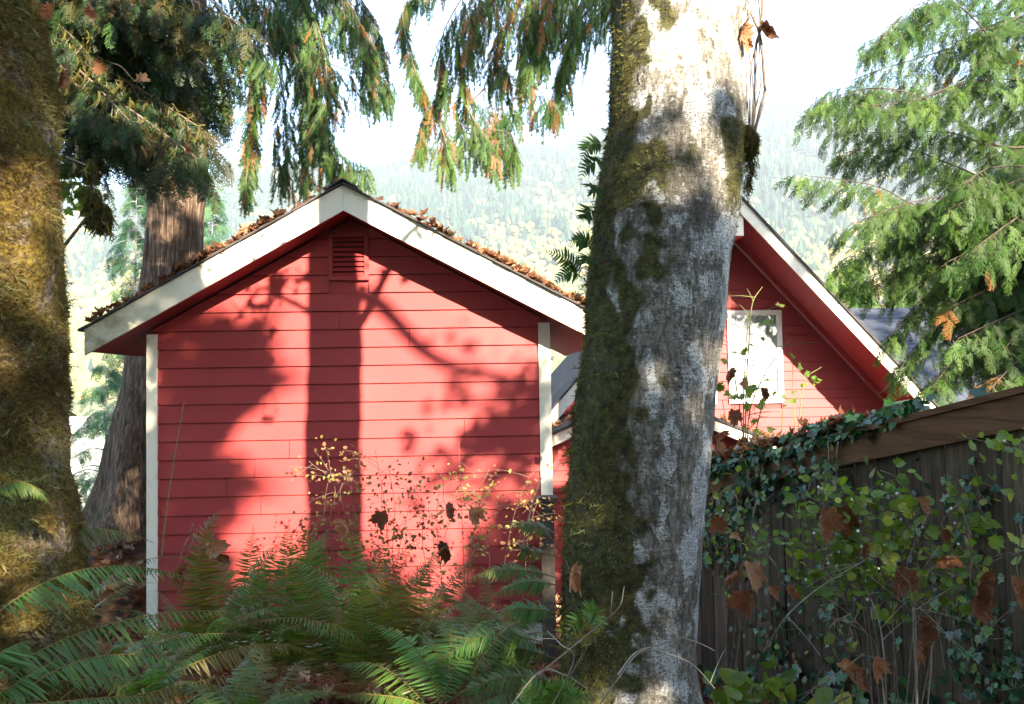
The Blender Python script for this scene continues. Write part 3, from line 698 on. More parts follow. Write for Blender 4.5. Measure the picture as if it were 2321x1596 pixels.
# ---------------------------------------------------------------- trunks
def trunk_grid(prof, nth, nz, amp, freq, seed, ridges=0, flare=0):
    """prof rows: x, y, z, radius from the ground up; returns the surface grid and its outward normals"""
    prof = np.array(prof, float); zz = np.linspace(prof[0, 2], prof[-1, 2], nz)
    cx, cy, rr = (np.interp(zz, prof[:, 2], prof[:, i]) for i in (0, 1, 3))
    k_ = 9; ker = np.hanning(k_+2)[1:-1]; ker /= ker.sum()
    sm = lambda a: np.convolve(np.pad(a, k_//2, 'edge'), ker, 'valid'); cx, cy, rr = sm(cx), sm(cy), sm(rr)
    th = np.linspace(0, 2*math.pi, nth, endpoint=False); N = np.stack([np.cos(th), np.sin(th), 0*th], -1)
    G = np.zeros((nz, nth, 3)); sd = Vector((seed*7.1, 3.3*seed, 0))
    for i in range(nz):
        for j in range(nth):
            p = Vector((cx[i]+rr[i]*N[j, 0], cy[i]+rr[i]*N[j, 1], zz[i]))
            d = noise.noise(Vector((p.x, p.y, p.z*.6))*freq*.35+sd)*amp*1.3 + noise.noise(Vector((p.x, p.y, p.z*.7))*freq+sd)*amp*.6 + noise.noise(p*freq*4+sd)*amp*.25
            if ridges: d += .35*amp*abs(math.sin(th[j]*ridges/2+2*noise.noise(Vector((N[j, 0]*2, N[j, 1]*2, zz[i]*.8))))) 
            if flare: d += flare*max(0, 1-(i/nz)*3.2)**2*rr[i]*(.5+.5*math.cos(th[j]*5+seed))
            G[i, j] = (cx[i]+(rr[i]+d)*N[j, 0], cy[i]+(rr[i]+d)*N[j, 1], zz[i])
    return G, N, zz, (cx, cy, rr)
def grid_mb(G):
    nz, nth = G.shape[:2]; i = (np.arange(nz-1)[:, None]*nth); j = np.arange(nth)[None]
    q = np.stack([i+j, i+(j+1) % nth, i+nth+(j+1) % nth, i+nth+j], -1).reshape(-1, 4)
    m = MB(); m.add(G.reshape(-1, 3), q); return m
def outline_prof(rows, Y, below=None, above=None):
    out = []
    for py, l, r in rows:
        a, c = P(l, py, Y), P(r, py, Y); out.append(((a.x+c.x)/2, Y, (a.z+c.z)/2, (c.x-a.x)/2*.985))
    out = out[::-1]
    if below: out = [(out[0][0]+below[2], Y, out[0][2]-below[0], out[0][3]*below[1])] + out
    if above: out += above
    return out
def point_attr(o, name, vals):
    a = o.data.attributes.new(name, 'FLOAT', 'POINT'); a.data.foreach_set('value', np.asarray(vals, np.float32).ravel())
def moss_on(mb, G, N, count, cover, length, seed, mat=0, dirmix=(1., -.9, .5), tintf=None):
    """strands rooted on the trunk surface wherever cover(p, n) allows"""
    r = np.random.default_rng(seed); nz, nth = G.shape[:2]
    i = r.integers(0, nz-1, count*3); j = r.integers(0, nth, count*3); p = G[i, j]+(G[i+1, (j+1) % nth]-G[i, j])*r.random((count*3, 1)); n = N[j]
    c = cover(p, n); keep = (r.random(len(c)) < c) & (n[:, 1] < .55); p, n = p[keep][:count], n[keep][:count]; k = len(p)
    tang = np.stack([-n[:, 1], n[:, 0], 0*n[:, 0]], -1)
    d = n*dirmix[0]*r.uniform(.2, 1, (k, 1)) + np.array([0, 0, 1.])*dirmix[1]*r.uniform(-.2, 1, (k, 1)) + tang*r.normal(0, dirmix[2], (k, 1))
    t = np.array([noise.noise(Vector(q)*5)*.55+.5 for q in p]) + r.normal(0, .16, k)
    if tintf is not None: t = t + tintf(p)
    scatter(mb, STRAND, p-n*.004, d, n+r.normal(0, .5, (k, 3)), length*r.uniform(.5, 1.5, k), mat, np.clip(t, 0, 1), seed)

# ---------------------------------------------------------------- ferns and boughs
def frond(name, parent, base, ctrl, tip, W, n=32, N=(0, -.5, 1), tint=.5, droop=.35, seed=0, tmpl=(PINNA_R, PINNA_L), rw=.0026, start=.12, label=None, mat=None, fwd_=.14):
    r = np.random.default_rng(seed); m = MB(); Q = bez(base, ctrl, tip, 40); wv = np.linspace(0, 1, 40)[:, None]; Q = Q+np.array([r.normal(0, .02), r.normal(0, .02), r.normal(0, .012)])*np.sin(wv*math.pi*r.uniform(1.2, 2.2))*wv; m.tube(Q[::3], np.linspace(rw, rw*.3, len(Q[::3])), 4, 1, cap=False)
    t = start+(1-start)*(np.arange(n)+.5)/n; T = unit(np.gradient(Q, axis=0)); N = unit(np.array(N, float))
    for sd, tp in ((1, tmpl[0]), (-1, tmpl[1])):
        tt = np.clip(t+sd*.004, 0, .999); x = tt*39; i = x.astype(int); f = (x-i)[:, None]; i2 = np.minimum(i+1, 39)
        o = Q[i]*(1-f)+Q[i2]*f; T_ = T[i]; side = unit(np.cross(T_, N))*sd
        prof = sstep(start*.4, .32, tt)**.5*.45+.55*sstep(start*.3, .3, tt); prof = prof*(1-sstep(.35, 1.02, tt)**1.15*.93)
        L = W*prof*r.uniform(.78, 1.15, n); keep = r.random(n) > .05
        d = side + T_*(fwd_+.45*tt[:, None]) + np.array([0, 0, -1.])*droop*r.uniform(.5, 1.4, (n, 1)) + r.normal(0, .07, (n, 3))
        nn = np.cross(d, T_)*(-sd); nn = unit(nn)+r.normal(0, .13, (n, 3)); nn[nn@N < 0] *= -1
        m.inst(tp, o[keep], d[keep], nn[keep], L[keep], 0, np.clip(tint+r.normal(0, .06, n), 0, 1)[keep])
    o = m.build(name, [mat or MAT['fern'], MAT['fern_stem']], parent)
    if label: o['label'] = label
    return o
def fern_clump(label, base, n, L, seed, tint=.5, az=(0, 360), W=.085, elev=(40, 75), extra=(), droop=.35, npin=44, xdroop=None, group='sword ferns on the forest floor'):
    r = random.Random(seed); t = thing('sword_fern', label, 'fern', base, group); base = Vector(base)
    for i in range(n):
        a = R(az[0]+(az[1]-az[0])*(i+r.uniform(.1, .9))/n); e = R(r.uniform(*elev)); l = L*r.uniform(.7, 1.15)
        h = Vector((math.cos(a), math.sin(a), 0)); c = base+h*l*.42*math.cos(e)+Vector((0, 0, l*.75*math.sin(e))); tp = base+h*l*(.55+.4*math.cos(e))+Vector((0, 0, l*(.75*math.sin(e)-.12*r.random()-.05)))
        frond('frond', t, base+Vector((r.uniform(-.04, .04), r.uniform(-.04, .04), 0)), c, tp, W*r.uniform(.8, 1.15), npin, (h.x*-.25, h.y*-.25-.25, 1), min(1, max(0, tint+r.gauss(0, .19))), droop, seed*100+i)
    for i, (b_, c_, t_, w_, tn) in enumerate(extra):
        b_, c_, t_ = P(*b_), P(*c_), P(*t_)
        frond('frond', t, b_, c_, t_, w_, 50, (0, -.75, 1), tn, xdroop or droop, seed*100+50+i)
    return t
def bough(mb, path, Llat, tpls, size, seed, step=.05, hang=.5, spread=.8, mat=1, smat=0, rad=.012, tint=(.55, .2), start=.15, dead=.0, twigs=True, clump=None, lat_prof=None):
    """a branch: stem along path, side twigs, flat sprays along every twig"""
    r = np.random.default_rng(seed); Q = spline(path, 40); seg = np.linalg.norm(np.diff(Q, axis=0), axis=1); Lt = seg.sum(); T = unit(np.gradient(Q, axis=0))
    mb.tube(Q[::2], np.linspace(rad, rad*.22, 20), 5, smat, cap=False)
    n = max(4, int(Lt*(1-start)/step)); O, D, Nn, S, Tn = [], [], [], [], []
    for i in range(n):
        t = start+(1-start)*(i+r.random())/n; x = t*38.99; k = int(x); o = Q[k]+(Q[k+1]-Q[k])*(x-k); T_ = T[k]
        side = np.cross(T_, (0, 0, 1.)); side /= np.linalg.norm(side)+1e-6; side *= (1 if i % 2 else -1)
        d = unit(side*spread*r.uniform(.3, 1.1) + T_*r.uniform(.35, .9) + np.array([0, 0, -hang*r.uniform(.5, 1.5)]) + r.normal(0, .12, 3))
        l = Llat*((1-t)**.55*.85+.15)*r.uniform(.6, 1.2)*(lat_prof(t) if lat_prof else 1); e_ = o+d*l+np.array([0, 0, -hang*.45*l]); c = o+d*l*.55
        B = bez(o, c, e_, 6)
        if twigs and l > .08: mb.tube(B[::2], [rad*.28, rad*.2, rad*.1], 3, smat, cap=False)
        ns = max(2, int(l/(size*.38))); tb = float(np.clip(r.normal(*tint), .17, 1)); isd = r.random() < dead
        for q in range(ns+1):
            s_ = (q+.4)/(ns+.4); xx = min(s_, .999)*5; kk = int(xx); p = B[kk]+(B[kk+1]-B[kk])*(xx-kk); td = unit(B[kk+1]-B[kk])
            sd = np.cross(td, (0.2, -.6, .8)); sd *= (1 if q % 2 else -1)*(0 if q == ns else .75)
            O.append(p); D.append(td*.8+sd+np.array([0, 0, -hang*.5])+r.normal(0, .13, 3)); Nn.append(np.array([r.normal(0, .45), -.55+r.normal(0, .4), .8])); S.append(size*r.uniform(.65, 1.2))
            Tn.append(r.uniform(0, .13) if (isd or r.random() < dead*.35) else np.clip(tb+r.normal(0, .07), .17, 1))
    scatter(mb, tpls, O, D, Nn, np.array(S), mat, np.array(Tn), seed)
    return Q

def conifer(name, label, base, H, rb, Rc, n, seed, mat, size=.35, low=.15, tpls=PINE_FAR, group=None, hang=.35, tint=(.5, .25), step=.16, bark='bark_thin', cat='tree', one_side=None):
    r = np.random.default_rng(seed); t = thing(name, label, cat, base, group); b0 = np.array(tuple(base), float)
    m = MB(); k = 12; zs = np.linspace(-.4, H, k); m.tube(np.stack([b0[0]+.02*H*np.sin(zs*.3+seed)*.3, b0[1]+0*zs, b0[2]+zs], -1), rb*(1-np.linspace(0, .96, k)**1.1), 9); m.build('trunk', MAT[bark], t, True)
    m = MB()
    for i in range(n):
        h = low+(1-low)*((i+r.random())/n)**.85; a = r.uniform(0, 6.28) if one_side is None else r.normal(one_side, 1.0); l = Rc*(1-h)**.75*r.uniform(.55, 1.15)+.12*Rc*(1-h)+.05*Rc
        o = b0+np.array([.006*H*math.sin(h*H*.3+seed), 0, h*H]); u_ = np.array([math.cos(a), math.sin(a), 0])
        bough(m, [o, o+u_*l*.5+np.array([0, 0, .06*l]), o+u_*l+np.array([0, 0, -hang*l*.6])], l*.35, tpls, size, seed*1000+i, step, hang, 1.0, rad=.015+.004*l, tint=tint, start=.12, twigs=False)
    m.build('crown', [MAT[bark], MAT[mat]], t)
    return t

def dead_leaf(label, p, size, seed, tint=.5, d=None, group=None, name='dead_maple_leaf', stalk=True):
    r = np.random.default_rng(seed); m = MB(); p = np.array(tuple(p)); d = unit(np.array(d if d is not None else (r.normal(0, .5), r.normal(0, .3), -1.)))
    nn = np.array([r.normal(0, .5), -1, r.normal(.2, .4)]); tp = DEADT[seed % 6]
    m.inst(tp, [p], [d], [nn], [size], 0, [tint])
    if stalk: w_ = np.array([r.normal(0, .5), r.normal(0, .3), 1.]); m.tube(spline([p-d*size*.02, p-d*size*.4+np.array([0, .01, .02*size]), p-d*size*.8+w_*size*.6, p-d*size*.8+w_*size*1.1+np.array([r.normal(0, .03), .03, -.01])], 10), np.linspace(.0014, .0028, 10), 4, 1)
    o = m.build(name, [MAT['dead'], MAT['bark_twig']]); return tag(o, label, 'dead leaf', group)

# ---------------------------------------------------------------- the thick foreground tree
ROWS = [(0, 1383, 1690), (150, 1378, 1688), (300, 1372, 1688), (400, 1362, 1682), (500, 1350, 1665), (600, 1338, 1650), (700, 1328, 1640), (800, 1315, 1628), (900, 1296, 1620), (1000, 1286, 1612),
        (1100, 1280, 1600), (1200, 1270, 1588), (1300, 1268, 1580), (1400, 1266, 1572), (1500, 1262, 1570), (1590, 1255, 1590)]
YT = 3.0
prof = outline_prof(ROWS, YT, (.55, 1.35, -.02), [(.60, YT, 3.3, .245), (.62, YT, 4.2, .235), (.60, YT+.02, 5.4, .22), (.66, YT+.05, 7.2, .18), (.6, YT+.1, 10.5, .10)])
G, N, zz, ax_ = trunk_grid(prof, 110, 520, .018, 6, 2)
tree = thing('mossy_grey_tree', 'thick grey tree trunk with pale lichen blotches and a mossy left side', 'tree', (prof[0][0], YT, 0))
pz_ = np.array([P(1450, py, YT).z for py in (-400, 340, 380, 500, 700, 900, 1100, 1300, 1600)])[::-1]; pb_ = np.array([.13, .16, .34, .28, .26, .30, .40, .44, .38])[::-1]
def nz_(p, f, o=0): return np.array([noise.noise(Vector((q[0]*f+o, q[1]*f, q[2]*f*.7))) for q in p.reshape(-1, 3)])
def cover_fore(p, n):
    bnd = 2*np.interp(p[:, 2], pz_, pb_)-1 + .42*nz_(p, 5)+.25*nz_(p, 14, 4)
    c = sstep(-.38, .30, bnd-n[:, 0]+.55*nz_(p, 22, 7))
    burl = np.exp(-(((p[:, 0]-P(1665, 330, YT).x)/.09)**2+((p[:, 2]-P(1665, 340, YT).z)/.07)**2))
    bandm = np.exp(-(((p[:, 0]-P(1420, 415, YT).x)/.14)**2+((p[:, 2]-P(1420, 415, YT).z)/.045)**2))
    run = .8*np.exp(-(((p[:, 0]-P(1640, 500, YT).x)/.05)**2))*sstep(P(0, 650, YT).z, P(0, 420, YT).z, p[:, 2])*(p[:, 2] < P(0, 330, YT).z)
    return np.clip(c+burl+bandm+run, 0, 1)
o = grid_mb(G).build('trunk', MAT['bark'], tree, True)
NN = np.repeat(N[None], len(zz), 0).reshape(-1, 3); point_attr(o, 'moss', cover_fore(G.reshape(-1, 3), NN))
vis = zz < 3.4; Gv = G[vis]
m = MB(); moss_on(m, Gv, N, 62000, lambda p, n: cover_fore(p, n)*.9+.012, .013, 11, dirmix=(.5, -1., .45), tintf=lambda p: .12*sstep(1.9, 2.4, p[:, 2]))
moss_on(m, Gv, N, 1800, lambda p, n: cover_fore(p, n)*(n[:, 0] < -.5), .035, 12, dirmix=(.5, -1.2, .3))
m.build('moss', MAT['moss_dark'], tree)
# the mossy burl on its right, with climbing stems above it
m = MB(); r = np.random.default_rng(5); c = P(1700, 318, YT-.05); k = 1500; n_ = unit(r.normal(0, 1, (k, 3))); pts = np.array(tuple(c))+n_*np.array([.035, .045, .055])*r.uniform(.75, 1, (k, 1)); pts[:, 0] -= .01
m.inst(STRAND[0], pts, n_*.6+np.array([0, 0, -1.]), n_+r.normal(0, .4, (k, 3)), r.uniform(.012, .035, k), 0, np.clip(r.normal(.35, .2, k), 0, 1))
V = np.array(tuple(c))+unit(r.normal(0, 1, (1, 3)))*0; ico = []
for i in range(9):
    for j in range(12): a = math.pi*i/8; q = 2*math.pi*j/12; ico.append((c.x-.01+.034*math.sin(a)*math.cos(q), c.y+.045*math.sin(a)*math.sin(q), c.z+.055*math.cos(a)))
m.add(np.array(ico), np.array([(i*12+j, i*12+(j+1) % 12, i*12+12+(j+1) % 12, i*12+12+j) for i in range(8) for j in range(12)]), 0, .1)
k = 260; pts = np.stack([r.uniform(1688, 1722, k), r.uniform(350, 450, k)], -1); pts = np.array([tuple(P(a, b_, YT-.04)) for a, b_ in pts if a < 1722-(b_-350)*.34])
m.inst(STRAND[1], pts, np.array([[0, 0, -1.]])+r.normal(0, .2, (len(pts), 3)), r.normal(0, 1, (len(pts), 3)), r.uniform(.02, .05, len(pts)), 0, np.clip(r.normal(.4, .2, len(pts)), 0, 1))
m.build('moss_clump', MAT['moss_dark'], tree)
vine = thing('climbing_stems', 'thin bare climbing stems rising from the mossy burl on the thick trunk', 'vine', P(1705, 300, YT-.06))
for pth, w_ in (([(1703, 325), (1732, 215), (1733, 190), (1722, 80), (1693, 10), (1670, -60)], .006), ([(1704, 322), (1712, 200), (1713, 110), (1726, 50), (1729, -60)], .006), ([(1703, 320), (1707, 200), (1698, 120), (1690, 60)], .003), ([(1700, 300), (1700, 230), (1703, 150), (1722, 60), (1715, -40)], .003), ([(1708, 260), (1724, 190), (1720, 90)], .0025), ([(1699, 300), (1693, 210), (1692, 120)], .002)):
    m = MB(); Q = spline([P(a, b_, YT-.07+.02*math.sin(i*2.+w_*900)) for i, (a, b_) in enumerate(pth)], 26); m.tube(Q, np.linspace(w_, w_*.7, 26)*(1+.18*np.sin(np.arange(26)*2.3)), 6); m.build('stem', MAT['bark_twig'], vine, True)
dead_leaf('dark curled dead leaf hanging on the climbing stems right of the trunk', P(1722, 62, YT-.1), .075, 2, .1, (.7, 0, -.5))
dead_leaf('rusty dead leaf pressed against the upper right edge of the thick trunk', P(1692, 52, YT-.14), .09, 3, .6, (-.5, -.1, -.9))
dead_leaf('small orange dead leaf stuck below another on the upper trunk edge', P(1690, 92, YT-.14), .05, 1, .75, (0, 0, -1))

# limbs and crown above the picture: they cast the branch and leaf shadows on the shed
def limb(parent, path, r0_, seed, leaves=0, lsize=.11, spread=.35, mats=('bark', 'maple_leaf'), name='branch', twn=14, tp=FRESH, lo=.25):
    r = np.random.default_rng(seed); m = MB(); Q = spline(path, 30); m.tube(Q, np.linspace(r0_, r0_*.25, 30), 8)
    ends = []
    for i in range(twn):
        t = lo+(1-lo)*(i+.5)/twn; q = Q[int(t*29)]; d = unit(r.normal(0, 1, 3)+np.array([0, 0, -.3])); l = spread*r.uniform(.5, 1.3); B = bez(q, q+d*l*.5+np.array([0, 0, .05]), q+d*l, 6); m.tube(B, np.linspace(.008, .002, 6), 4); ends.append(B)
    if leaves:
        k = leaves; e_ = r.integers(0, len(ends), k); O = np.array([ends[a][r.integers(1, 6)] for a in e_])+r.normal(0, spread*.14, (k, 3))
        scatter(m, tp, O, r.normal(0, .6, (k, 3))+np.array([0, 0, -.6]), r.normal(0, .6, (k, 3))+np.array([.3, -.6, .5]), lsize*r.uniform(.6, 1.2, k), 1, r.random(k), seed)
    return m.build(name, [MAT[mats[0]], MAT[mats[1]]], parent)
limb(tree, [(.6, YT, 4.9), (.15, YT, 5.05), (-.05, YT, 4.5), (.1, YT, 3.75)], .012, 9, 44, .10, .22, lo=.3)
limb(tree, [(.62, YT, 4.3), (.95, YT-.05, 4.75), (1.3, YT-.1, 5.3), (2.0, YT-.2, 5.6)], .06, 8, 20, .12, .35, lo=.6)
limb(tree, [(.60, YT, 4.6), (.2, YT+.05, 4.8), (-.1, YT+.1, 4.9), (-.35, YT+.1, 4.6)], .03, 2, 26, .10, .45, lo=.5)
limb(tree, [(.60, YT, 5.3), (.1, YT, 5.9), (-.7, YT+.1, 6.3)], .05, 3, 60, .13, .6, lo=.5)
limb(tree, [(.60, YT, 6.0), (1.3, YT, 6.8), (2.6, YT, 7.4)], .06, 4, 80, .13, .7, lo=.5)
limb(tree, [(.60, YT, 7.0), (.2, YT-.8, 8.0), (-.6, YT-1.6, 9.0)], .06, 5, 260, .15, .8)
limb(tree, [(.60, YT, 7.6), (1.4, YT-.6, 8.6), (2.0, YT-1.2, 9.6)], .06, 6, 260, .15, .8)

# bracken-like licorice ferns on the trunk's left edge
lic = thing('licorice_fern', 'small licorice fern growing from the left edge of the thick trunk, upper cluster', 'fern', P(1370, 380, YT), 'licorice ferns on the trunk')
for i, (bx, by, cx_, cy_, tx, ty) in enumerate(((1372, 338, 1340, 300, 1308, 378), (1368, 360, 1345, 345, 1312, 432), (1360, 425, 1348, 405, 1333, 465), (1352, 482, 1330, 462, 1312, 515))):
    frond('frond', lic, P(bx, by, YT-.05), P(cx_, cy_, YT-.12), P(tx, ty, YT-.1), .048, 16, (0, -1, .25), .4, .05, 300+i, (PIN_R2, PIN_L2), .002, .08, mat=MAT['licorice'])
lic = thing('licorice_fern', 'small licorice fern on the mossy trunk edge beside the shed roof, lower cluster', 'fern', P(1325, 620, YT), 'licorice ferns on the trunk')
for i, (bx, by, cx_, cy_, tx, ty) in enumerate(((1340, 566, 1325, 535, 1290, 540), (1325, 625, 1285, 575, 1236, 568), (1320, 632, 1290, 600, 1242, 655), (1338, 590, 1330, 560, 1322, 640))):
    frond('frond', lic, P(bx, by, YT-.05), P(cx_, cy_, YT-.12), P(tx, ty, YT-.1), .046, 16, (0, -1, .25), .5, .05, 310+i, (PIN_R2, PIN_L2), .002, .08, mat=MAT['licorice'])

# ---------------------------------------------------------------- the mossy maple at the left edge
ROWS = [(0, -260, 80), (200, -255, 94), (400, -250, 107), (600, -245, 124), (800, -245, 136), (950, -250, 138), (1050, -260, 150), (1120, -275, 166), (1200, -290, 176), (1350, -320, 176), (1590, -380, 180)]
YM = 2.9
pr2 = outline_prof(ROWS, YM, (.9, 1.25, 0), [(-1.9, YM, 3.2, .255), (-2.1, YM, 5.0, .24), (-2.2, YM, 7.5, .2)])
G2, N2, zz2, _ = trunk_grid(pr2, 90, 300, .05, 4, 5)
maple = thing('moss_covered_maple', 'huge tree trunk thickly covered in golden moss at the left edge', 'tree', (pr2[0][0], YM, 0))
grid_mb(G2).build('trunk', MAT['bark_moss'], maple, True)
def cover_map(p, n):
    b_ = np.exp(-(((p[:, 0]-P(40, 500, YM).x)/.14)**2+((p[:, 2]-P(40, 520, YM).z)/.28)**2))*.85
    return np.clip(.42+1.6*nz_(p, 3.2)+.5*nz_(p, 9, 2)+.35*(n[:, 0] > .5)-b_, .03, 1)
gr = lambda p: .22*np.exp(-((p[:, 2]-P(0, 1130, YM).z)/.16)**2)*(p[:, 0] > -1.7)
m = MB(); moss_on(m, G2[zz2 < 3.2], N2, 95000, cover_map, .016, 21, dirmix=(.9, -.45, .6), tintf=gr); m.build('moss', MAT['moss_gold'], maple)
m = MB(); moss_on(m, G2[zz2 < 3.2], N2, 3600, cover_map, .036, 22, dirmix=(.6, -1., .5), tintf=gr); m.build('moss_fringe', MAT['moss_gold'], maple)
limb(maple, [(-2.0, YM, 4.0), (-1.5, YM-.3, 5.2), (-.8, YM-.6, 6.5)], .12, 30, 300, .16, .8, ('bark_moss', 'maple_leaf'))
limb(maple, [(-2.1, YM, 4.6), (-3.0, YM, 5.8), (-4.0, YM+.4, 7.0)], .12, 31, 300, .16, .8, ('bark_moss', 'maple_leaf'))

# ---------------------------------------------------------------- the big western redcedar behind the shed's left corner
ROWS = [(-200, 390, 478), (0, 385, 472), (200, 376, 467), (400, 350, 459), (500, 342, 456), (600, 330, 452), (700, 315, 450), (800, 300, 450), (900, 285, 452), (1000, 268, 455), (1100, 248, 465), (1180, 228, 480), (1250, 205, 500)]
YC = 11.3
pr3 = outline_prof(ROWS, YC, (.5, 1.3, 0), [(-4.3, YC, 9.0, .22), (-4.3, YC, 13, .14)])
G3, N3, zz3, _ = trunk_grid(pr3, 80, 260, .05, 2.5, 9, ridges=34, flare=.5)
ced = thing('western_redcedar', 'large cedar with fibrous brown trunk rising behind the shed left corner', 'tree', (pr3[0][0], YC, 0), 'western redcedars')
grid_mb(G3).build('trunk', MAT['bark_cedar'], ced, True)
HP = [  # image paths (x, y), depth, side twig length, hang
    ([(430, -40), (540, 60), (585, 130), (575, 230), (560, 400)], 10.4, .42, 1.5, .9), ([(600, 20), (572, 200), (566, 330), (556, 425)], 10.3, .30, 1.6, .8), ([(440, -160), (600, -30), (680, 90), (695, 240), (690, 395)], 10.5, .6, 1.5, .9), ([(460, -200), (650, -60), (720, 60), (740, 200), (700, 300)], 10.3, .55, 1.4, .9),
    ([(480, -240), (700, -80), (800, 20), (840, 140), (880, 190)], 10.4, .55, 1.3, .8), ([(640, 60), (700, 200), (760, 330), (828, 368)], 10.5, .45, 1.5, .9), ([(660, 0), (720, 120), (790, 160), (888, 178)], 10.6, .5, 1.3, .8),
    ([(600, 60), (640, 200), (650, 320), (640, 390)], 10.5, .5, 1.4, .8), ([(420, -100), (520, -40), (600, 10), (660, 60)], 10.8, .5, 1.0, .8), ([(440, -60), (500, 20), (540, 80), (620, 130)], 10.2, .45, 1.1, .8), ([(430, 60), (480, 110), (500, 190), (515, 250)], 10.4, .4, .8, .8),
    ([(640, -100), (760, -20), (850, 60), (860, 100)], 10.7, .5, 1.4, .8), ([(560, -120), (700, -60), (800, -20), (840, 30)], 10.6, .55, 1.3, .8), ([(700, 120), (720, 240), (742, 320), (770, 372)], 10.4, .45, 1.6, .8),
    ([(560, -160), (640, -80), (690, 0), (700, 120)], 10.8, .6, 1.4, .8), ([(500, -100), (560, -20), (620, 30), (690, 50)], 10.9, .6, 1.2, .8)]
def hang_branch(parent, pts, Y, Ll, hang, sp, seed, tint=(.5, .22), dead=.09, tpls=CEDAR_HANG, mat='cedar', size=.27, step=.042, rad=.012, depth_wob=.2, name='branch'):
    r = random.Random(seed); m = MB(); path = [P(a, b_, Y+depth_wob*math.sin(i*1.3+seed)) for i, (a, b_) in enumerate(pts)]
    bough(m, path, Ll, tpls, size, seed, step, hang, sp, tint=tint, dead=dead, rad=rad); return m.build(name, [MAT['bark_twig'], MAT[mat]], parent)
for i, (pts, Y_, Ll, hg, sp) in enumerate(HP): hang_branch(ced, pts, Y_, Ll, hg, sp, 400+i)

# a second redcedar, its trunk hidden behind the thick tree
c2 = P(1500, 900, 12.2); ced2 = thing('western_redcedar', 'redcedar with drooping orange flecked sprays hanging into the sky between shed and trunk', 'tree', (c2.x, c2.y, float(gz(c2.x, c2.y))), 'western redcedars')
m = MB(); m.tube([(c2.x, c2.y, -2.2), (c2.x, c2.y, 1), (c2.x+.05, c2.y, 4.5), (c2.x+.1, c2.y, 9), (c2.x+.1, c2.y, 14)], [.42, .36, .30, .22, .1], 20); m.build('trunk', MAT['bark_cedar'], ced2, True)
HP2 = [([(1500, -150), (1330, -90), (1230, 0), (1190, 90), (1190, 165)], 11, .6, 1.4, .9), ([(1500, -100), (1400, -80), (1310, 0), (1285, 90), (1280, 150)], 11.2, .5, 1.4, .9), ([(1500, -220), (1250, -120), (1090, -20), (1035, 90), (1050, 190), (1110, 245), (1172, 241)], 10.8, .5, 1.5, .9),
       ([(1400, -230), (1150, -120), (1010, 60), (1000, 180), (960, 260), (952, 330)], 10.9, .28, 1.6, .6), ([(1500, -120), (1300, -60), (1150, 40), (1120, 130), (1150, 160)], 11.1, .6, 1.4, .9), ([(1500, -60), (1380, -20), (1300, 70), (1270, 160), (1255, 225)], 11.3, .5, 1.3, .9),
       ([(1300, -200), (1010, -60), (916, 10), (935, 140), (962, 205)], 11, .18, 1.5, .5), ([(1100, 200), (1040, 260), (1060, 290), (1150, 300), (1170, 345)], 10.9, .38, 1.6, .9), ([(1056, 227), (1000, 265), (1010, 320), (1020, 368)], 10.9, .34, 1.5, .9), ([(1056, 240), (1080, 280), (1110, 320), (1160, 355)], 10.8, .30, 1.5, .9),
       ([(1400, -140), (1200, -60), (1090, 10), (1060, 110)], 11.2, .6, 1.4, .9), ([(1450, -160), (1240, -40), (1200, 20), (1230, 110)], 10.7, .6, 1.4, .9), ([(1500, -40), (1350, -30), (1260, 20), (1220, 100)], 11.1, .6, 1.3, .9), ([(1180, 120), (1200, 190), (1240, 215), (1265, 245)], 11, .34, 1.4, .8)]
for i, (pts, Y_, Ll, hg, sp) in enumerate(HP2): hang_branch(ced2, pts, Y_, Ll, hg, sp, 440+i, (.62, .22), .12)

# ---------------------------------------------------------------- the dark hemlock between the two big trunks
hx = P(48, 600, 7.0); hem = thing('western_hemlock', 'dark dense hemlock with mossy boughs between mossy trunk and cedar', 'tree', (hx.x, 7.0, float(gz(hx.x, 7.0))))
m = MB(); m.tube([(hx.x, 7, float(gz(hx.x, 7))-.3), (hx.x, 7, 2), (hx.x, 7, 5), (hx.x, 7, 10)], [.17, .14, .12, .04], 12); m.build('trunk', MAT['bark_thin'], hem, True)
HB = [(-150, 470, 20), (-160, 520, 110), (-90, 480, 190), (-60, 420, 120), (-30, 350, 60), (20, 430, 250), (60, 400, 330), (90, 470, 300), (120, 350, 390), (140, 300, 330), (60, 250, 180), (0, 290, 130), (160, 240, 380), (180, 330, 300), (100, 180, 200), (-80, 300, 10), (-100, 390, 30), (40, 330, 220), (150, 420, 380), (200, 260, 320), (230, 350, 400), (-200, 500, 50), (-40, 500, 130), (20, 240, 60), (60, 500, 260), (100, 505, 350), (90, 480, 400), (-20, 545, 190), (-120, 560, 60), (110, 440, 300), (40, 470, 210), (80, 300, 280), (130, 450, 360), (-150, 400, -20), (-160, 300, -30), (-120, 350, 20), (-60, 230, 30), (0, 380, 170), (70, 360, 270), (30, 200, 120)]
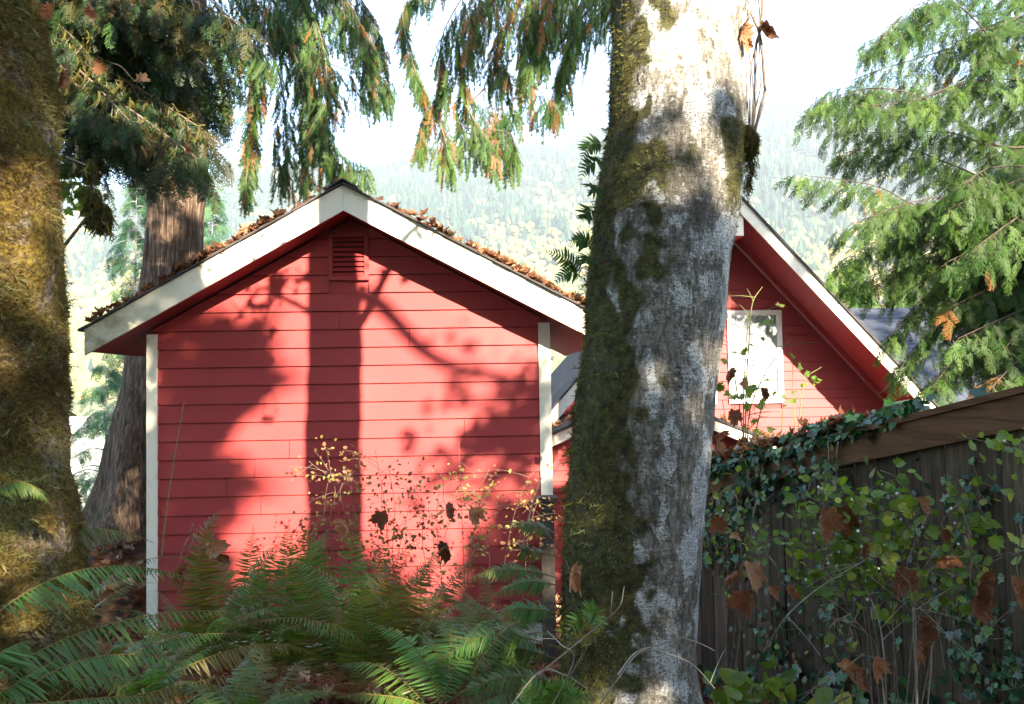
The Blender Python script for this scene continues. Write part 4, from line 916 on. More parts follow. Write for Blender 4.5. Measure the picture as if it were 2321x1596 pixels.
for i, (y0_, tx, ty) in enumerate(HB):
    rr = random.Random(i); Y_ = 6.3+rr.random()*1.6; mx_, my_ = (48+tx)/2, (y0_+ty)/2-25
    m = MB(); Q = bough(m, [P(48, y0_, 7), P(mx_, my_, (7+Y_)/2), P(tx, ty, Y_)], .42, HEM, .20, 500+i, .045, .5, .9, tint=(.42, .16), dead=.03, rad=.016, start=.1)
    r = np.random.default_rng(i); k = 110; ix = r.integers(2, 38, k); O = Q[ix]+r.normal(0, .06, (k, 3)); O[:, 2] -= .02
    scatter(m, STRAND, O, r.normal(0, .3, (k, 3))+np.array([0, 0, -1.]), r.normal(0, 1, (k, 3)), r.uniform(.07, .2, k), 2, np.clip(r.normal(.35, .2, k), 0, 1), i)
    m.build('branch', [MAT['bark_twig'], MAT['hemlock'], MAT['moss_dark']], hem)
m = MB(); r = np.random.default_rng(77)
for cx_, cy_, wx, wy, k in ((212, 470, 14, 38, 420), (236, 490, 11, 28, 300), (205, 380, 8, 20, 120)):
    pp = np.array([tuple(P(cx_+wx*r.normal(0, .5), cy_+wy*r.uniform(-1, .6), 6.0+r.normal(0, .04))) for _ in range(k)])
    scatter(m, STRAND, pp, r.normal(0, .18, (k, 3))+np.array([0, 0, -1.]), r.normal(0, 1, (k, 3)), r.uniform(.05, .14, k), 0, np.clip(r.normal(.3, .2, k), 0, 1), 5)
m.tube([P(150, 355, 6.4), P(190, 372, 6.2), P(212, 425, 6.0), P(222, 470, 6)], .005, 5, 1); m.build('hanging_moss', [MAT['moss_dark'], MAT['bark_twig']], hem)
for i, (lb, px, py, Yd_, sz, tn, dd) in enumerate((('large pale curled dead leaf caught high in the hemlock near the maple', 222, 10, 2.9, .11, .75, (.3, 0, -1)), ('rusty dead leaf caught beside the mossy trunk, below the pale curled one', 168, 165, 2.95, .14, .55, (.35, -.2, -.8)),
     ('brown dead leaf right of the rusty leaf, in dark hemlock sprays', 232, 150, 3.0, .09, .5, (.9, 0, -.3)), ('narrow folded tan leaf lying on a hemlock spray', 345, 180, 4.6, .14, .9, (1, 0, -.25)), ('dull red leaf deep in the hemlock right of the folded tan one', 468, 330, 6.2, .14, .6, (.4, 0, -1)), ('dried leaf with torn edge against dark boughs at top left', 130, 12, 2.95, .12, .35, (-.2, 0, -1)))):
    dead_leaf(lb, P(px*.97-10 if i < 3 else px*.9, py, Yd_), sz*.6, 40+i, tn, dd, 'dead leaves caught in the hemlock')
# yellowing maple twig behind, at the left
mp = thing('maple_sapling', 'yellow green maple leaves on thin twigs hanging right of the mossy trunk', 'sapling', (P(60, 300, 7.6).x, 7.6, float(gz(-4, 7.6))))
m = MB(); r = np.random.default_rng(8); O = []
m.tube([(P(60, 300, 7.6).x, 7.6, float(gz(-4.3, 7.6))-.1), P(70, 700, 7.6), P(90, 380, 7.6), P(120, 330, 7.6)], [.02, .016, .01, .006], 6)
for a, b_, c_, d_ in ((110, 340, 170, 470), (120, 340, 215, 490), (115, 350, 200, 410), (120, 360, 235, 420), (110, 360, 150, 440)):
    Q = spline([P(a, b_, 7.6), P((a+c_)/2, (b_+d_)/2-15, 7.55), P(c_, d_, 7.5)], 12); m.tube(Q, .004, 4); O += [q+r.normal(0, .05, 3) for q in Q[3:] for _ in range(3)]
k = len(O); scatter(m, FRESH, O, r.normal(0, .5, (k, 3))+np.array([.2, 0, -.8]), r.normal(0, .5, (k, 3))+np.array([0, -1, .5]), r.uniform(.05, .12, k), 1, r.beta(1.2, 2, k), 1)
m.build('twigs', [MAT['bark_twig'], MAT['maple_leaf']], mp)
# leaning dead pole
a, c = P(193, 497, 9), P(120, 590, 9.2); d_ = (c-a).normalized(); pl_ = thing('leaning_pole', 'thin dead pole leaning between the mossy trunk and the cedar', 'pole', c)
m = MB(); Q = [a, a+(c-a)*.5, c, c+d_*2.6]; m.tube(Q, [.016, .02, .024, .03], 8, cap=True); m.build('shaft', MAT['bark_twig'], pl_, True)

# ---------------------------------------------------------------- thin conifers down the slope, seen in the bright gap
def at_px(px, Y): 
    p = P(px, 873, Y); return (p.x, Y, float(gz(p.x, Y)))
conifer('young_hemlock', 'thin young conifer with pale stem in the gap left of the cedar', at_px(306, 21), P(306, 415, 21).z-float(gz(P(306, 415, 21).x, 21)), .10, 1.5, 70, 61, 'pale_conifer', .38, .12, HEM, 'young conifers down the slope')
conifer('young_hemlock', 'young conifer behind the cedar with drooping top right of its trunk', at_px(478, 26), P(478, 425, 26).z-float(gz(P(478, 425, 26).x, 26)), .12, 1.7, 70, 62, 'pale_conifer', .42, .12, HEM, 'young conifers down the slope')
conifer('young_hemlock', 'bushy young conifer low down between mossy trunk and cedar root', at_px(238, 16), P(238, 820, 16).z-float(gz(P(238, 820, 16).x, 16)), .05, 1.3, 26, 63, 'pale_conifer', .28, .05, HEM, 'young conifers down the slope')
# conifers behind the grey roof
for i, (lb, px, Yc, py, rc, s_) in enumerate((('bushy light green conifer just left of the grey roof ridge', 1945, 31, 585, 2.0, .5), ('broad conifer behind the middle of the grey roof', 2075, 33, 520, 2.6, .5), ('tall dense conifer behind the right end of the grey roof', 2200, 34, 380, 3.0, .55), ('tall dark conifer at the far right edge behind the cedar', 2330, 30, 300, 3.2, .55), ('small yellow green conifer between A-frame and grey roof', 1880, 36, 640, 1.6, .5))):
    b_ = at_px(px, Yc); conifer('bushy_conifer', lb, b_, P(px, py, Yc).z-b_[2], .2, rc, 150, 70+i, 'cedar', s_, .05, CEDAR, 'conifers behind the grey roof', .5, (.7, .2), .2)

# ---------------------------------------------------------------- the redcedar filling the right side
rx = P(2560, 800, 7.6); rc = thing('western_redcedar', 'sunlit green cedar with flat sprays filling the right side, trunk outside', 'tree', (rx.x, 7.6, float(gz(rx.x, 7.6))), 'western redcedars')
m = MB(); m.tube([(rx.x, 7.6, -1.6), (rx.x, 7.6, 2), (rx.x, 7.6, 6), (rx.x, 7.6, 11)], [.3, .24, .18, .06], 14); m.build('trunk', MAT['bark_cedar'], rc, True)
RB = [([(2480, -120), (2330, -100), (2180, -20), (2060, 60), (1960, 90)], .7), ([(2480, 60), (2321, 140), (2170, 10), (2080, 10), (1990, 90)], .55), ([(2480, 60), (2300, 40), (2150, 110), (1990, 160), (1850, 215)], .6), ([(2480, 300), (2272, 333), (2109, 231), (1980, 200), (1830, 240)], .5), ([(2480, 200), (2300, 180), (2180, 190), (2060, 230), (1930, 240)], .55),
      ([(2480, 320), (2272, 333), (2150, 300), (2020, 300), (1880, 300)], .5), ([(2480, 430), (2280, 420), (2150, 370), (2020, 330), (1900, 350)], .55), ([(2480, 560), (2250, 520), (2075, 465), (1980, 420), (1805, 395)], .35), ([(2480, 500), (2300, 480), (2160, 450), (2060, 460), (1900, 520)], .55), ([(2480, 560), (2250, 540), (2120, 500), (2000, 540), (1890, 600)], .5),
      ([(2480, 600), (2300, 560), (2150, 560), (2050, 600), (1930, 640)], .55), ([(2480, 640), (2300, 620), (2150, 640), (2080, 690), (2010, 770)], .45), ([(2480, 700), (2320, 680), (2200, 700), (2100, 760), (2030, 850)], .45), ([(2480, 760), (2340, 740), (2230, 760), (2160, 820), (2110, 880)], .4), ([(2480, 400), (2380, 380), (2250, 380), (2180, 420)], .6), ([(2480, 520), (2380, 500), (2280, 520), (2200, 560)], .6),
      ([(2480, 100), (2400, 80), (2300, 100), (2220, 140)], .7), ([(2480, 640), (2400, 620), (2320, 640), (2240, 700)], .6), ([(2480, 740), (2420, 720), (2340, 720), (2270, 800)], .55), ([(2480, 0), (2400, -40), (2320, -30), (2230, 30)], .7), ([(2480, 240), (2380, 240), (2280, 260), (2200, 290)], .6), ([(2480, 820), (2400, 800), (2340, 800), (2290, 850)], .5), ([(2480, 340), (2380, 440), (2300, 470), (2230, 520)], .6), ([(2480, 660), (2420, 660), (2260, 600), (2160, 650)], .6), ([(2480, 560), (2340, 580), (2200, 620), (2120, 700)], .5), ([(2480, -40), (2380, 0), (2260, 60), (2160, 70)], .6)]
rr = random.Random(77)
for i in range(18):                                             # the dense dark interior low on the right
    y0_ = 380+i*27; tx = rr.uniform(2130, 2270)-(i > 9)*0; RB.append(([(2480, y0_-40), (2400, y0_-50), (2320, y0_-30), (tx, y0_+rr.uniform(20, 60))], .55))
for i, (pts, Ll) in enumerate(RB):
    rr = random.Random(i); Ye = 6.2+rr.random()*2.2; n_ = len(pts); m = MB()
    path = [P(a, b_, 7.6+(Ye-7.6)*(k/(n_-1))) for k, (a, b_) in enumerate(pts)]
    bough(m, path, Ll, CEDAR, .155, 600+i, .042, .55, 1.0, tint=(.48, .24), dead=.01, rad=.011, start=.08); m.build('branch', [MAT['cedar_twig'], MAT['cedar']], rc)

# ---------------------------------------------------------------- unseen trees added behind the camera, crowns shaped to shade the foreground
def sun_open(q):
    """True where leaves would stand in the gaps of the canopy that the sun shines through"""
    d = 8-q[:, 1]; X8 = q[:, 0]-.46*d; Z8 = q[:, 2]-.49*d
    n1 = np.array([noise.noise(Vector((a, 3, b_))*1.1) for a, b_ in zip(X8, Z8)]); n2 = np.array([noise.noise(Vector((a*1.3, 9, b_*1.0))) for a, b_ in zip(X8, Z8)])
    op = (X8 > -2.65+.6*n1) & (X8 < 13) & (Z8 > -.35+.75*n1) & (Z8 < 7)
    op &= ~((X8 > 3.3+.5*n1) & (X8 < 8.2+.4*n1) & (Z8 < 2.9+n1))
    op &= ~((X8 > -2.15) & (X8 < -1.25) & ((n2 > .12) | (Z8 < -.12)) & (Z8 < 1.2))
    n3 = np.array([noise.noise(Vector((a*3.3, 5, b_*2.8))) for a, b_ in zip(X8, Z8)])
    op &= ~((X8 > -1.0) & (X8 < .7) & (Z8 < 1.2-.3*X8) & (n3 > .08))
    ix = np.arange(len(q)) % 9
    op |= (X8 > -2.3) & (X8 < -.9) & (Z8 > -2.8) & (Z8 < -.3) & (ix < 6) & (n2 > -.15)
    op |= (X8 > -3.7) & (X8 < -2.25) & (Z8 > -2.6) & (Z8 <= -.6) & (n2 > .12)
    op |= (X8 > -3.7) & (X8 < -2.25) & (Z8 > -2.8) & (Z8 < -.5) & (ix < 4)
    op |= (X8 > -4.6) & (X8 < -2.5) & (Z8 > 2.5) & (Z8 < 7) & ((n2 > -.1) | (ix < 3))
    op |= (X8 > -4.9) & (X8 < -3.75) & (Z8 > -2.2) & (Z8 < 1.0) & (ix < 5)
    return op
def broadleaf(label, base, H, rt, crown, n, seed, sz=.20, group='maples standing behind the viewpoint'):
    r = np.random.default_rng(seed); t = thing('broadleaf_maple', label, 'tree', base, group); b0 = np.array(base, float); m = MB()
    m.tube([b0+(0, 0, -.5), b0+(0, 0, H*.3), b0+(.1, 0, H*.6), b0+(.1, 0, H*.95)], [rt, rt*.8, rt*.55, rt*.1], 12); m.build('trunk', MAT['bark_moss'], t, True)
    m = MB(); O = []
    for (cx_, cy_, cz_, rx_, ry_, rz_), k in zip(crown, n):
        c = b0+np.array([cx_, cy_, cz_]); m.tube(spline([b0+np.array([0, 0, max(.5, cz_-1.5)]), c-np.array([cx_*.3, cy_*.3, .3]), c], 8), np.linspace(.06, .02, 8), 5)
        q = unit(r.normal(0, 1, (k, 3)))*(r.random((k, 1))**.4)*np.array([rx_, ry_, rz_]); q += r.normal(0, .12, (k, 3)); O.append(c+q)
    O = np.concatenate(O); O = O[~sun_open(O) | (np.arange(len(O)) % 6 == 0)]; k = len(O); scatter(m, FRESH, O, r.normal(0, 1, (k, 3)), r.normal(0, .5, (k, 3))+np.array([.3, -.5, .8]), sz*r.uniform(.7, 1.2, k), 1, r.random(k), seed)
    m.build('crown', [MAT['bark_moss'], MAT['shade_leaf']], t); return t
broadleaf('tall straight maple behind the viewpoint, low bushy crown', (1.1, -6, 0), 16, .30, [(0, 0, 12, 1.8, 1.8, 1.8), (2.5, .4, 4.6, 1.6, 1, 1.3), (-.4, .4, 4.4, 1.6, 1, 1.3), (1.2, .8, 2.4, 2, 1, 1.6), (2.1, 0, 7.1, .75, .6, 1.3), (1.9, 0, 9.0, .6, .5, .9), (2.0, .3, 5.6, .8, .6, .9)], (1500, 900, 900, 1200, 650, 260, 400), 1)
sm = broadleaf('spreading maple behind and right of the viewpoint', (6.6, -5.2, 0), 9, .2, [(0, 0, 4.6, 1.8, 1.1, 1.3), (-.6, 0, 2.6, 2, 1, 1.6), (1.6, 0, 3.6, 1.6, 1, 1.7), (-.4, .2, 7.1, .9, .8, .7), (2.2, 0, 6.2, 1.2, 1, .9), (-2.45, 0, 5.3, .8, .9, 1.2), (-2.45, 0, 3.3, .8, .9, 1.3)], (1100, 1200, 900, 150, 300, 600, 650), 2)
limb(sm, [(6.6, -5.2, 6.6), (5.2, -4.5, 8.3), (3.85, -4, 8.4), (4.25, -4, 8.25), (4.75, -4, 7.75), (5.4, -4, 7.55), (6.2, -4.1, 7.5)][2:], .10, 1, 46, .16, .45, ('bark_moss', 'maple_leaf'), lo=.45)
limb(sm, [(6.6, -5.2, 7.6), (5.6, -3.5, 7.2), (4.7, -1.8, 6.3), (4.1, -1.5, 5.7), (3.7, -1.5, 5.3)], .03, 15, 260, .10, .55, ('bark_moss', 'maple_leaf'), lo=.45)
broadleaf('low wide maple behind the viewpoint on the left', (.4, -4.6, 0), 7, .18, [(0, 0, 3.4, 1.9, 1.1, 1.7), (1.8, 0, 3.2, 1.4, 1, 1.6), (-1.8, 0, 3.4, 1.4, 1, 1.6)], (1300, 900, 900), 3)
broadleaf('maple beyond the fence behind the viewpoint on the right', (9.8, -4.8, 0), 9, .2, [(0, 0, 3.0, 1.6, 1.2, 1.9), (.5, 0, 5.4, 1.5, 1.2, 1.2)], (1200, 700), 4)
# unseen loose leaves added to block sky behind and above, cut open for the sun
def wood(name, label, n, xr, yr, zr, size, seed, clump=.16, lowf=None):
    r = np.random.default_rng(seed); q = np.stack([r.uniform(*xr, n), r.uniform(*yr, n), r.uniform(*zr, n)], -1)
    nz = np.array([noise.noise(Vector(v)*clump*1.6) for v in q]); open_ = sun_open(q); d = 8-q[:, 1]; X8 = q[:, 0]-.46*d; Z8 = q[:, 2]-.49*d
    open_ |= (X8 > -2.65) & (X8 < -.6) & (Z8 > -.25) & (Z8 < 1.3)        # nothing big over the trunk's sunlit top
    q = q[(~open_) & (nz > -.22)]; q = q[q[:, 2] > 0]; vis_ = (q[:, 1] > 0) & (q[:, 2] < 2.4+.5*q[:, 1]); q = q[~vis_]; k = len(q); m = MB()
    scatter(m, FRESH, q, r.normal(0, 1, (k, 3)), r.normal(0, .6, (k, 3))+np.array([.3, -.6, .6]), size*r.uniform(.6, 1.2, k), 0, r.random(k), seed)
    tag(m.build(name, MAT['shade_leaf']), label, 'wood', kind='stuff')
wood('dense_wood', 'dense dark wood closing the view behind the viewpoint', 14500, (-24, 34), (-22, -7.5), (0, 21), .83, 91)
wood('overhead_canopy', 'leafy maple canopy high above the ferns and the fence', 1800, (-9, 9), (-7, 6.5), (6.3, 12), .42, 92)

# ---------------------------------------------------------------- ferns
def onb(px, py, Y): return P(px, py, Y)
fern_clump('large sword fern at the lower left corner with long arching bright fronds', (-1.75, 2.35, .12), 9, .95, 1, .68, (-60, 200), .10, xdroop=.85, extra=[
    ((-60, 1440, 2.2), (160, 1200, 2.5), (492, 1324, 3.1), .105, .72), ((-60, 1600, 2.3), (180, 1330, 2.6), (590, 1412, 3.3), .10, .6), ((40, 1580, 2.3), (240, 1400, 2.5), (472, 1548, 2.9), .085, .72),
    ((-40, 1600, 2.2), (90, 1500, 2.4), (205, 1474, 2.6), .09, .75), ((100, 1620, 2.6), (320, 1400, 2.9), (590, 1443, 3.3), .08, .66), ((-60, 1620, 2.1), (160, 1560, 2.3), (420, 1600, 2.6), .085, .68), ((-60, 1540, 2.1), (20, 1440, 2.3), (70, 1460, 2.4), .11, .75)])
fern_clump('shaded sword fern whose fronds arch right in front of the mossy trunk base', (-2.05, 2.9, .3), 5, .7, 2, .42, (-40, 60), .09, xdroop=.8, extra=[
    ((-20, 1260, 2.9), (190, 1140, 3.0), (335, 1238, 3.2), .10, .38), ((-30, 1130, 2.4), (60, 1060, 2.4), (120, 1140, 2.45), .05, .6), ((-40, 1330, 2.7), (60, 1240, 2.8), (150, 1280, 2.9), .09, .42)])
fern_clump('sword fern with olive fronds crossing below the shed floor beam', (-1.1, 3.7, .02), 9, .62, 3, .5, (0, 360), .085, xdroop=.8, extra=[
    ((180, 1610, 3.0), (480, 1530, 3.3), (718, 1500, 3.7), .095, .28), ((330, 1560, 3.2), (600, 1400, 3.5), (735, 1495, 3.8), .09, .3), ((400, 1500, 4.4), (560, 1340, 4.5), (690, 1400, 4.6), .1, .4)])
fern_clump('tall upright sword fern in front of the shed middle, left of centre', P(640, 1590, 5.0), 12, 1.12, 4, .5, (0, 360), .085, (58, 82), extra=[
    ((600, 1580, 5.0), (575, 1300, 5.0), (560, 1190, 5.1), .15, .35), ((640, 1580, 5), (650, 1300, 5), (655, 1180, 5.1), .16, .62), ((660, 1590, 5), (690, 1260, 5), (745, 1200, 5), .16, .7), ((560, 1580, 5), (520, 1330, 5), (480, 1210, 5.2), .14, .45), ((700, 1600, 4.9), (720, 1300, 4.9), (690, 1170, 4.9), .16, .66)])
fern_clump('upright sword fern with blue green tips in front of the shed middle', P(800, 1600, 4.6), 12, 1.1, 5, .55, (0, 360), .085, (58, 82), extra=[
    ((790, 1600, 4.6), (790, 1300, 4.6), (800, 1150, 4.7), .13, .7), ((800, 1600, 4.5), (850, 1330, 4.5), (880, 1180, 4.6), .12, .66), ((760, 1600, 4.5), (800, 1340, 4.4), (990, 1193, 4.6), .13, .2), ((740, 1600, 4.5), (740, 1350, 4.5), (610, 1230, 4.6), .13, .45)])
fern_clump('sword fern with golden midribs in front of the shed, right of the upright ones', P(900, 1600, 4.0), 11, .92, 6, .4, (0, 360), .085, (50, 78), extra=[
    ((870, 1600, 4.0), (900, 1330, 4.0), (1012, 1240, 4.1), .12, .22), ((860, 1600, 3.9), (870, 1380, 3.9), (930, 1270, 4.0), .12, .35), ((900, 1600, 4), (980, 1330, 4), (1090, 1250, 4.2), .10, .3), ((830, 1600, 3.9), (810, 1400, 3.9), (830, 1290, 3.9), .12, .5)])
fern_clump('sword fern low beside the thick trunk with fronds pointing left', P(1200, 1560, 3.6), 9, .6, 7, .55, (90, 270), .07, (20, 60), extra=[
    ((1270, 1470, 3.3), (1060, 1390, 3.3), (953, 1525, 3.3), .085, .85), ((1268, 1395, 3.2), (1180, 1355, 3.2), (1118, 1412, 3.2), .07, .75), ((1272, 1330, 3.3), (1180, 1300, 3.3), (1092, 1368, 3.3), .06, .7), ((1262, 1310, 3.5), (1150, 1270, 3.5), (1056, 1315, 3.5), .07, .65),
    ((1262, 1210, 3.6), (1200, 1180, 3.6), (1131, 1186, 3.6), .055, .55), ((1262, 1262, 3.6), (1190, 1230, 3.6), (1131, 1255, 3.6), .06, .5), ((1300, 1560, 3.1), (1120, 1500, 3.1), (1010, 1590, 3.1), .07, .6), ((1280, 1500, 3.3), (1130, 1450, 3.3), (1000, 1440, 3.3), .07, .6)])
fern_clump('dark sword fern filling the gap between golden fern and thick trunk', P(1060, 1600, 4.2), 14, .8, 8, .42, (0, 360), .08, (35, 75))
fern_clump('dark sword fern deep behind, against the right end of the shed wall', P(1120, 1500, 5.6), 12, .85, 9, .4, (0, 360), .085, (35, 75))
fern_clump('small dark sword fern under the left shed corner board', P(250, 1540, 5.2), 9, .5, 10, .5, (0, 360), .08, (30, 65))
fern_clump('dark sword fern between the mossy trunk base and cedar roots', P(120, 1480, 4.4), 11, .8, 11, .45, (0, 360), .085, (30, 70))
fern_clump('sword fern mostly hidden behind the arching left fronds', P(330, 1620, 3.9), 9, .5, 12, .6, (0, 360), .08, (30, 65))
fern_clump('sword fern at the foot of the shed under the upright fronds', P(960, 1560, 5.2), 12, .8, 13, .45, (0, 360), .085, (45, 78))
fern_clump('big full sword fern before the shed wall between corner board and upright ferns', P(470, 1560, 4.6), 14, .85, 14, .45, (0, 360), .085, (45, 80), extra=[
    ((500, 1560, 4.6), (460, 1330, 4.6), (425, 1210, 4.7), .12, .4), ((520, 1580, 4.6), (560, 1250, 4.6), (660, 1215, 4.7), .12, .6), ((480, 1560, 4.6), (400, 1200, 4.6), (520, 1150, 4.7), .12, .3)])
fern_clump('bright sword fern low at the bottom centre with fronds sweeping right', P(1010, 1640, 3.2), 12, .62, 15, .72, (-40, 200), .085, (25, 60))
fern_clump('sword fern at the bottom edge in front of the leaf litter', P(520, 1680, 3.0), 9, .5, 16, .6, (0, 360), .075, (15, 45))
t = thing('licorice_fern', 'bright green fern pair sprouting from the dark moss low on the thick trunk', 'fern', P(1325, 1412, 2.62), 'licorice ferns on the trunk')
for i, (a, c, b_) in enumerate((((1322, 1415), (1300, 1385), (1286, 1455)), ((1326, 1412), (1350, 1370), (1357, 1455)), ((1352, 1400), (1340, 1375), (1318, 1405)))):
    frond('frond', t, P(*a, 2.62), P(*c, 2.58), P(*b_, 2.56), .045, 12, (0, -1, .4), .85, .05, 330+i, (PIN_R2, PIN_L2), .002, .08)
t = thing('lady_fern', 'bright green small fern at the bottom edge left of the thick trunk', 'fern', P(1250, 1620, 2.5))
for i, (c, b_) in enumerate((((1200, 1570), (1165, 1612)), ((1220, 1540), (1200, 1570)), ((1270, 1540), (1318, 1560)), ((1250, 1550), (1262, 1545)), ((1300, 1570), (1350, 1590)), ((1200, 1600), (1180, 1570)))):
    frond('frond', t, P(1252, 1630, 2.5), P(*c, 2.45), P(*b_, 2.45), .05, 14, (0, -1, .5), .9, .05, 340+i, (PIN_R2, PIN_L2), .002, .05)

# ---------------------------------------------------------------- shrubs, saplings, ivy
def shrub(name, label, stems, Y, leafm, tpls, lsize, nleaf, seed, cat='shrub', base=None, twigw=.003, berries=0, pale='bark_twig', wob=.08, ttint=None, jit=.035, group=None, sub=5, subl=.12, deads=0):
    """stems: image paths from the ground up; side twigs carry leaves"""
    r = np.random.default_rng(seed); p0 = P(*stems[0][0], Y); t = thing(name, label, cat, base or p0, group); O = []; D = []
    m = MB()
    for st in stems:
        path = [np.array(tuple(P(a, b_, Y+wob*math.sin(i*1.7+len(O)))))+0 for i, (a, b_) in enumerate(st)]; Q = spline(path, 24); m.tube(Q, np.linspace(twigw, twigw*.45, 24), 5)
        for s in range(sub):
            i = r.integers(7, 23); d = unit(np.array([r.normal(0, 1), r.normal(0, .5), r.normal(.2, .6)])); l = subl*r.uniform(.4, 1.3); B = bez(Q[i], Q[i]+d*l*.6, Q[i]+d*l+np.array([0, 0, -.15*l]), 6); m.tube(B, np.linspace(twigw*.5, twigw*.25, 6), 3); O += list(B[2:]); D += [d]*4
        O += list(Q[12::2]); D += [unit(r.normal(0, 1, 3)) for _ in Q[12::2]]
    m.build('stems', MAT[pale], t)
    if nleaf:
        O = np.array(O); D = np.array(D); ix = r.integers(0, len(O), nleaf); m = MB()
        scatter(m, tpls, O[ix]+r.normal(0, jit, (nleaf, 3)), D[ix]*.5+r.normal(0, .6, (nleaf, 3))+np.array([0, 0, -.25]), r.normal(0, .45, (nleaf, 3))+np.array([0, -.6, .8]), lsize*r.uniform(.5, 1.25, nleaf), 0, r.random(nleaf) if ttint is None else np.clip(r.normal(*ttint, nleaf), 0, 1), seed)
        m.build('leaves', MAT[leafm], t)
    if berries:
        m = MB(); ix = r.integers(0, len(O), berries)
        for q in O[ix]: 
            q = q+r.normal(0, .02, 3); s_ = .0055*r.uniform(.8, 1.2); V = [(q[0]+s_*math.sin(a)*math.cos(b_), q[1]+s_*math.sin(a)*math.sin(b_), q[2]+s_*math.cos(a)) for a in (0.01, .8, 1.57, 2.35, 3.13) for b_ in np.linspace(0, 5.24, 6)]
            m.add(np.array(V), np.array([(i*6+j, i*6+6+j, i*6+6+(j+1) % 6, i*6+(j+1) % 6) for i in range(4) for j in range(6)]))
        m.build('berries', MAT['berry'], t, True)
    return t
shrub('snowberry', 'green snowberry bush with white berries in front of the fence', [[(1980, 1640), (1960, 1400), (1900, 1180), (1800, 1110)], [(2000, 1640), (1960, 1350), (1930, 1170), (1900, 1090)], [(2030, 1640), (2020, 1300), (2000, 1160), (1960, 1095)], [(2050, 1640), (2080, 1300), (2070, 1180), (2060, 1090)], [(2060, 1640), (2120, 1300), (2160, 1200), (2200, 1150)],
    [(1990, 1640), (1930, 1400), (1880, 1300), (1850, 1180)], [(2040, 1640), (2020, 1400), (1990, 1260), (1930, 1220)], [(2080, 1640), (2130, 1400), (2180, 1300), (2240, 1260)], [(1960, 1640), (1900, 1400), (1880, 1280), (1900, 1240)]], 3.3, 'snow_leaf', SNOWT, .042, 560, 31, berries=22, pale='bark_twig', jit=.03, ttint=(.58, .2), sub=9, subl=.15)
shrub('snowberry', 'small light green snowberry twigs just right of the thick trunk', [[(1640, 1640), (1650, 1300), (1640, 1150), (1620, 1120)], [(1640, 1640), (1680, 1300), (1670, 1200), (1690, 1170)], [(1650, 1640), (1690, 1350), (1720, 1240), (1780, 1220)]], 3.5, 'snow_leaf', SNOWT, .034, 70, 32, berries=5, ttint=(.55, .2), sub=7)
shrub('snowberry', 'pale green leafy twigs reaching in at the right frame edge', [[(2420, 1500), (2360, 1200), (2300, 1020), (2240, 1010)], [(2420, 1500), (2380, 1250), (2330, 1050), (2290, 990)], [(2420, 1500), (2400, 1300), (2330, 1250), (2290, 1260)]], 2.6, 'snow_leaf', SNOWT, .036, 70, 33, berries=4, ttint=(.75, .15), sub=7)
shrub('autumn_shrub', 'airy shrub with tiny yellow and brown leaves before the shed wall centre', [[(760, 1500), (740, 1250), (735, 1150), (750, 1060)], [(780, 1500), (760, 1300), (740, 1180), (715, 1170)], [(770, 1500), (730, 1260), (760, 1110), (700, 1045)], [(900, 1500), (880, 1250), (870, 1130), (850, 1020)], [(900, 1500), (890, 1250), (895, 1150), (880, 1060)], [(860, 1500), (830, 1280), (800, 1130), (780, 1060)], [(920, 1500), (900, 1300), (920, 1180), (940, 1100)]], 6.3, 'huckle_leaf', OVAL, .034, 620, 34, ttint=(.38, .28), pale='bark_twig', jit=.04, sub=11, subl=.28)
shrub('autumn_shrub', 'airy shrub with sparse small leaves before the right half of the shed wall', [[(1060, 1500), (1050, 1250), (1045, 1120), (1040, 1000)], [(1080, 1500), (1060, 1300), (1090, 1150), (1130, 1090)], [(1020, 1500), (1000, 1300), (990, 1180), (1000, 1060)], [(1120, 1500), (1140, 1300), (1170, 1150), (1210, 1060)], [(1100, 1500), (1110, 1300), (1100, 1180), (1060, 1130)], [(1180, 1500), (1190, 1300), (1200, 1200), (1220, 1130)], [(1010, 1500), (960, 1250), (960, 1150), (930, 1100)]], 6.1, 'huckle_leaf', OVAL, .034, 560, 35, ttint=(.45, .28), pale='bark_twig', jit=.04, sub=10, subl=.26)
shrub('yellow_stem', 'single tall yellow green cane before the left end of the shed wall', [[(366, 1260), (378, 1150), (398, 1020), (417, 910)]], 5.6, 'snow_leaf', OVAL, .03, 0, 36, cat='stem', pale='twig_green', twigw=.006, wob=0, sub=0)
shrub('curved_cane', 'pale curved bare cane in front of the right end of the shed wall', [[(1180, 1260), (1205, 1150), (1225, 1090), (1243, 1060)]], 5.4, 'snow_leaf', OVAL, .03, 0, 37, cat='stem', pale='twig_pale', twigw=.006, wob=0, sub=1)
shrub('maple_sapling', 'slender sapling with few leaves in front of the white A-frame window', [[(1692, 1060), (1690, 920), (1697, 780), (1705, 690), (1728, 650)], [(1692, 1060), (1685, 950), (1690, 800), (1697, 720)], [(1694, 1060), (1700, 930), (1745, 830), (1790, 770)], [(1692, 1060), (1680, 950), (1665, 850), (1648, 700)], [(1694, 1060), (1720, 950), (1735, 900), (1750, 850)]], 5.6, 'snow_leaf', FRESH, .075, 34, 38, cat='sapling', pale='twig_green', twigw=.0055, ttint=(.7, .2), wob=.03, jit=.02, sub=7, subl=.22)
shrub('maple_sapling', 'thin two stemmed sapling right of the window before the red gable', [[(1802, 990), (1800, 920), (1797, 860), (1797, 803)], [(1808, 990), (1815, 920), (1825, 860), (1862, 832)], [(1770, 1000), (1775, 930), (1780, 880)]], 5.7, 'snow_leaf', FRESH, .05, 16, 39, cat='sapling', pale='twig_green', twigw=.004, ttint=(.7, .2), wob=.02, jit=.015, sub=2, subl=.1)
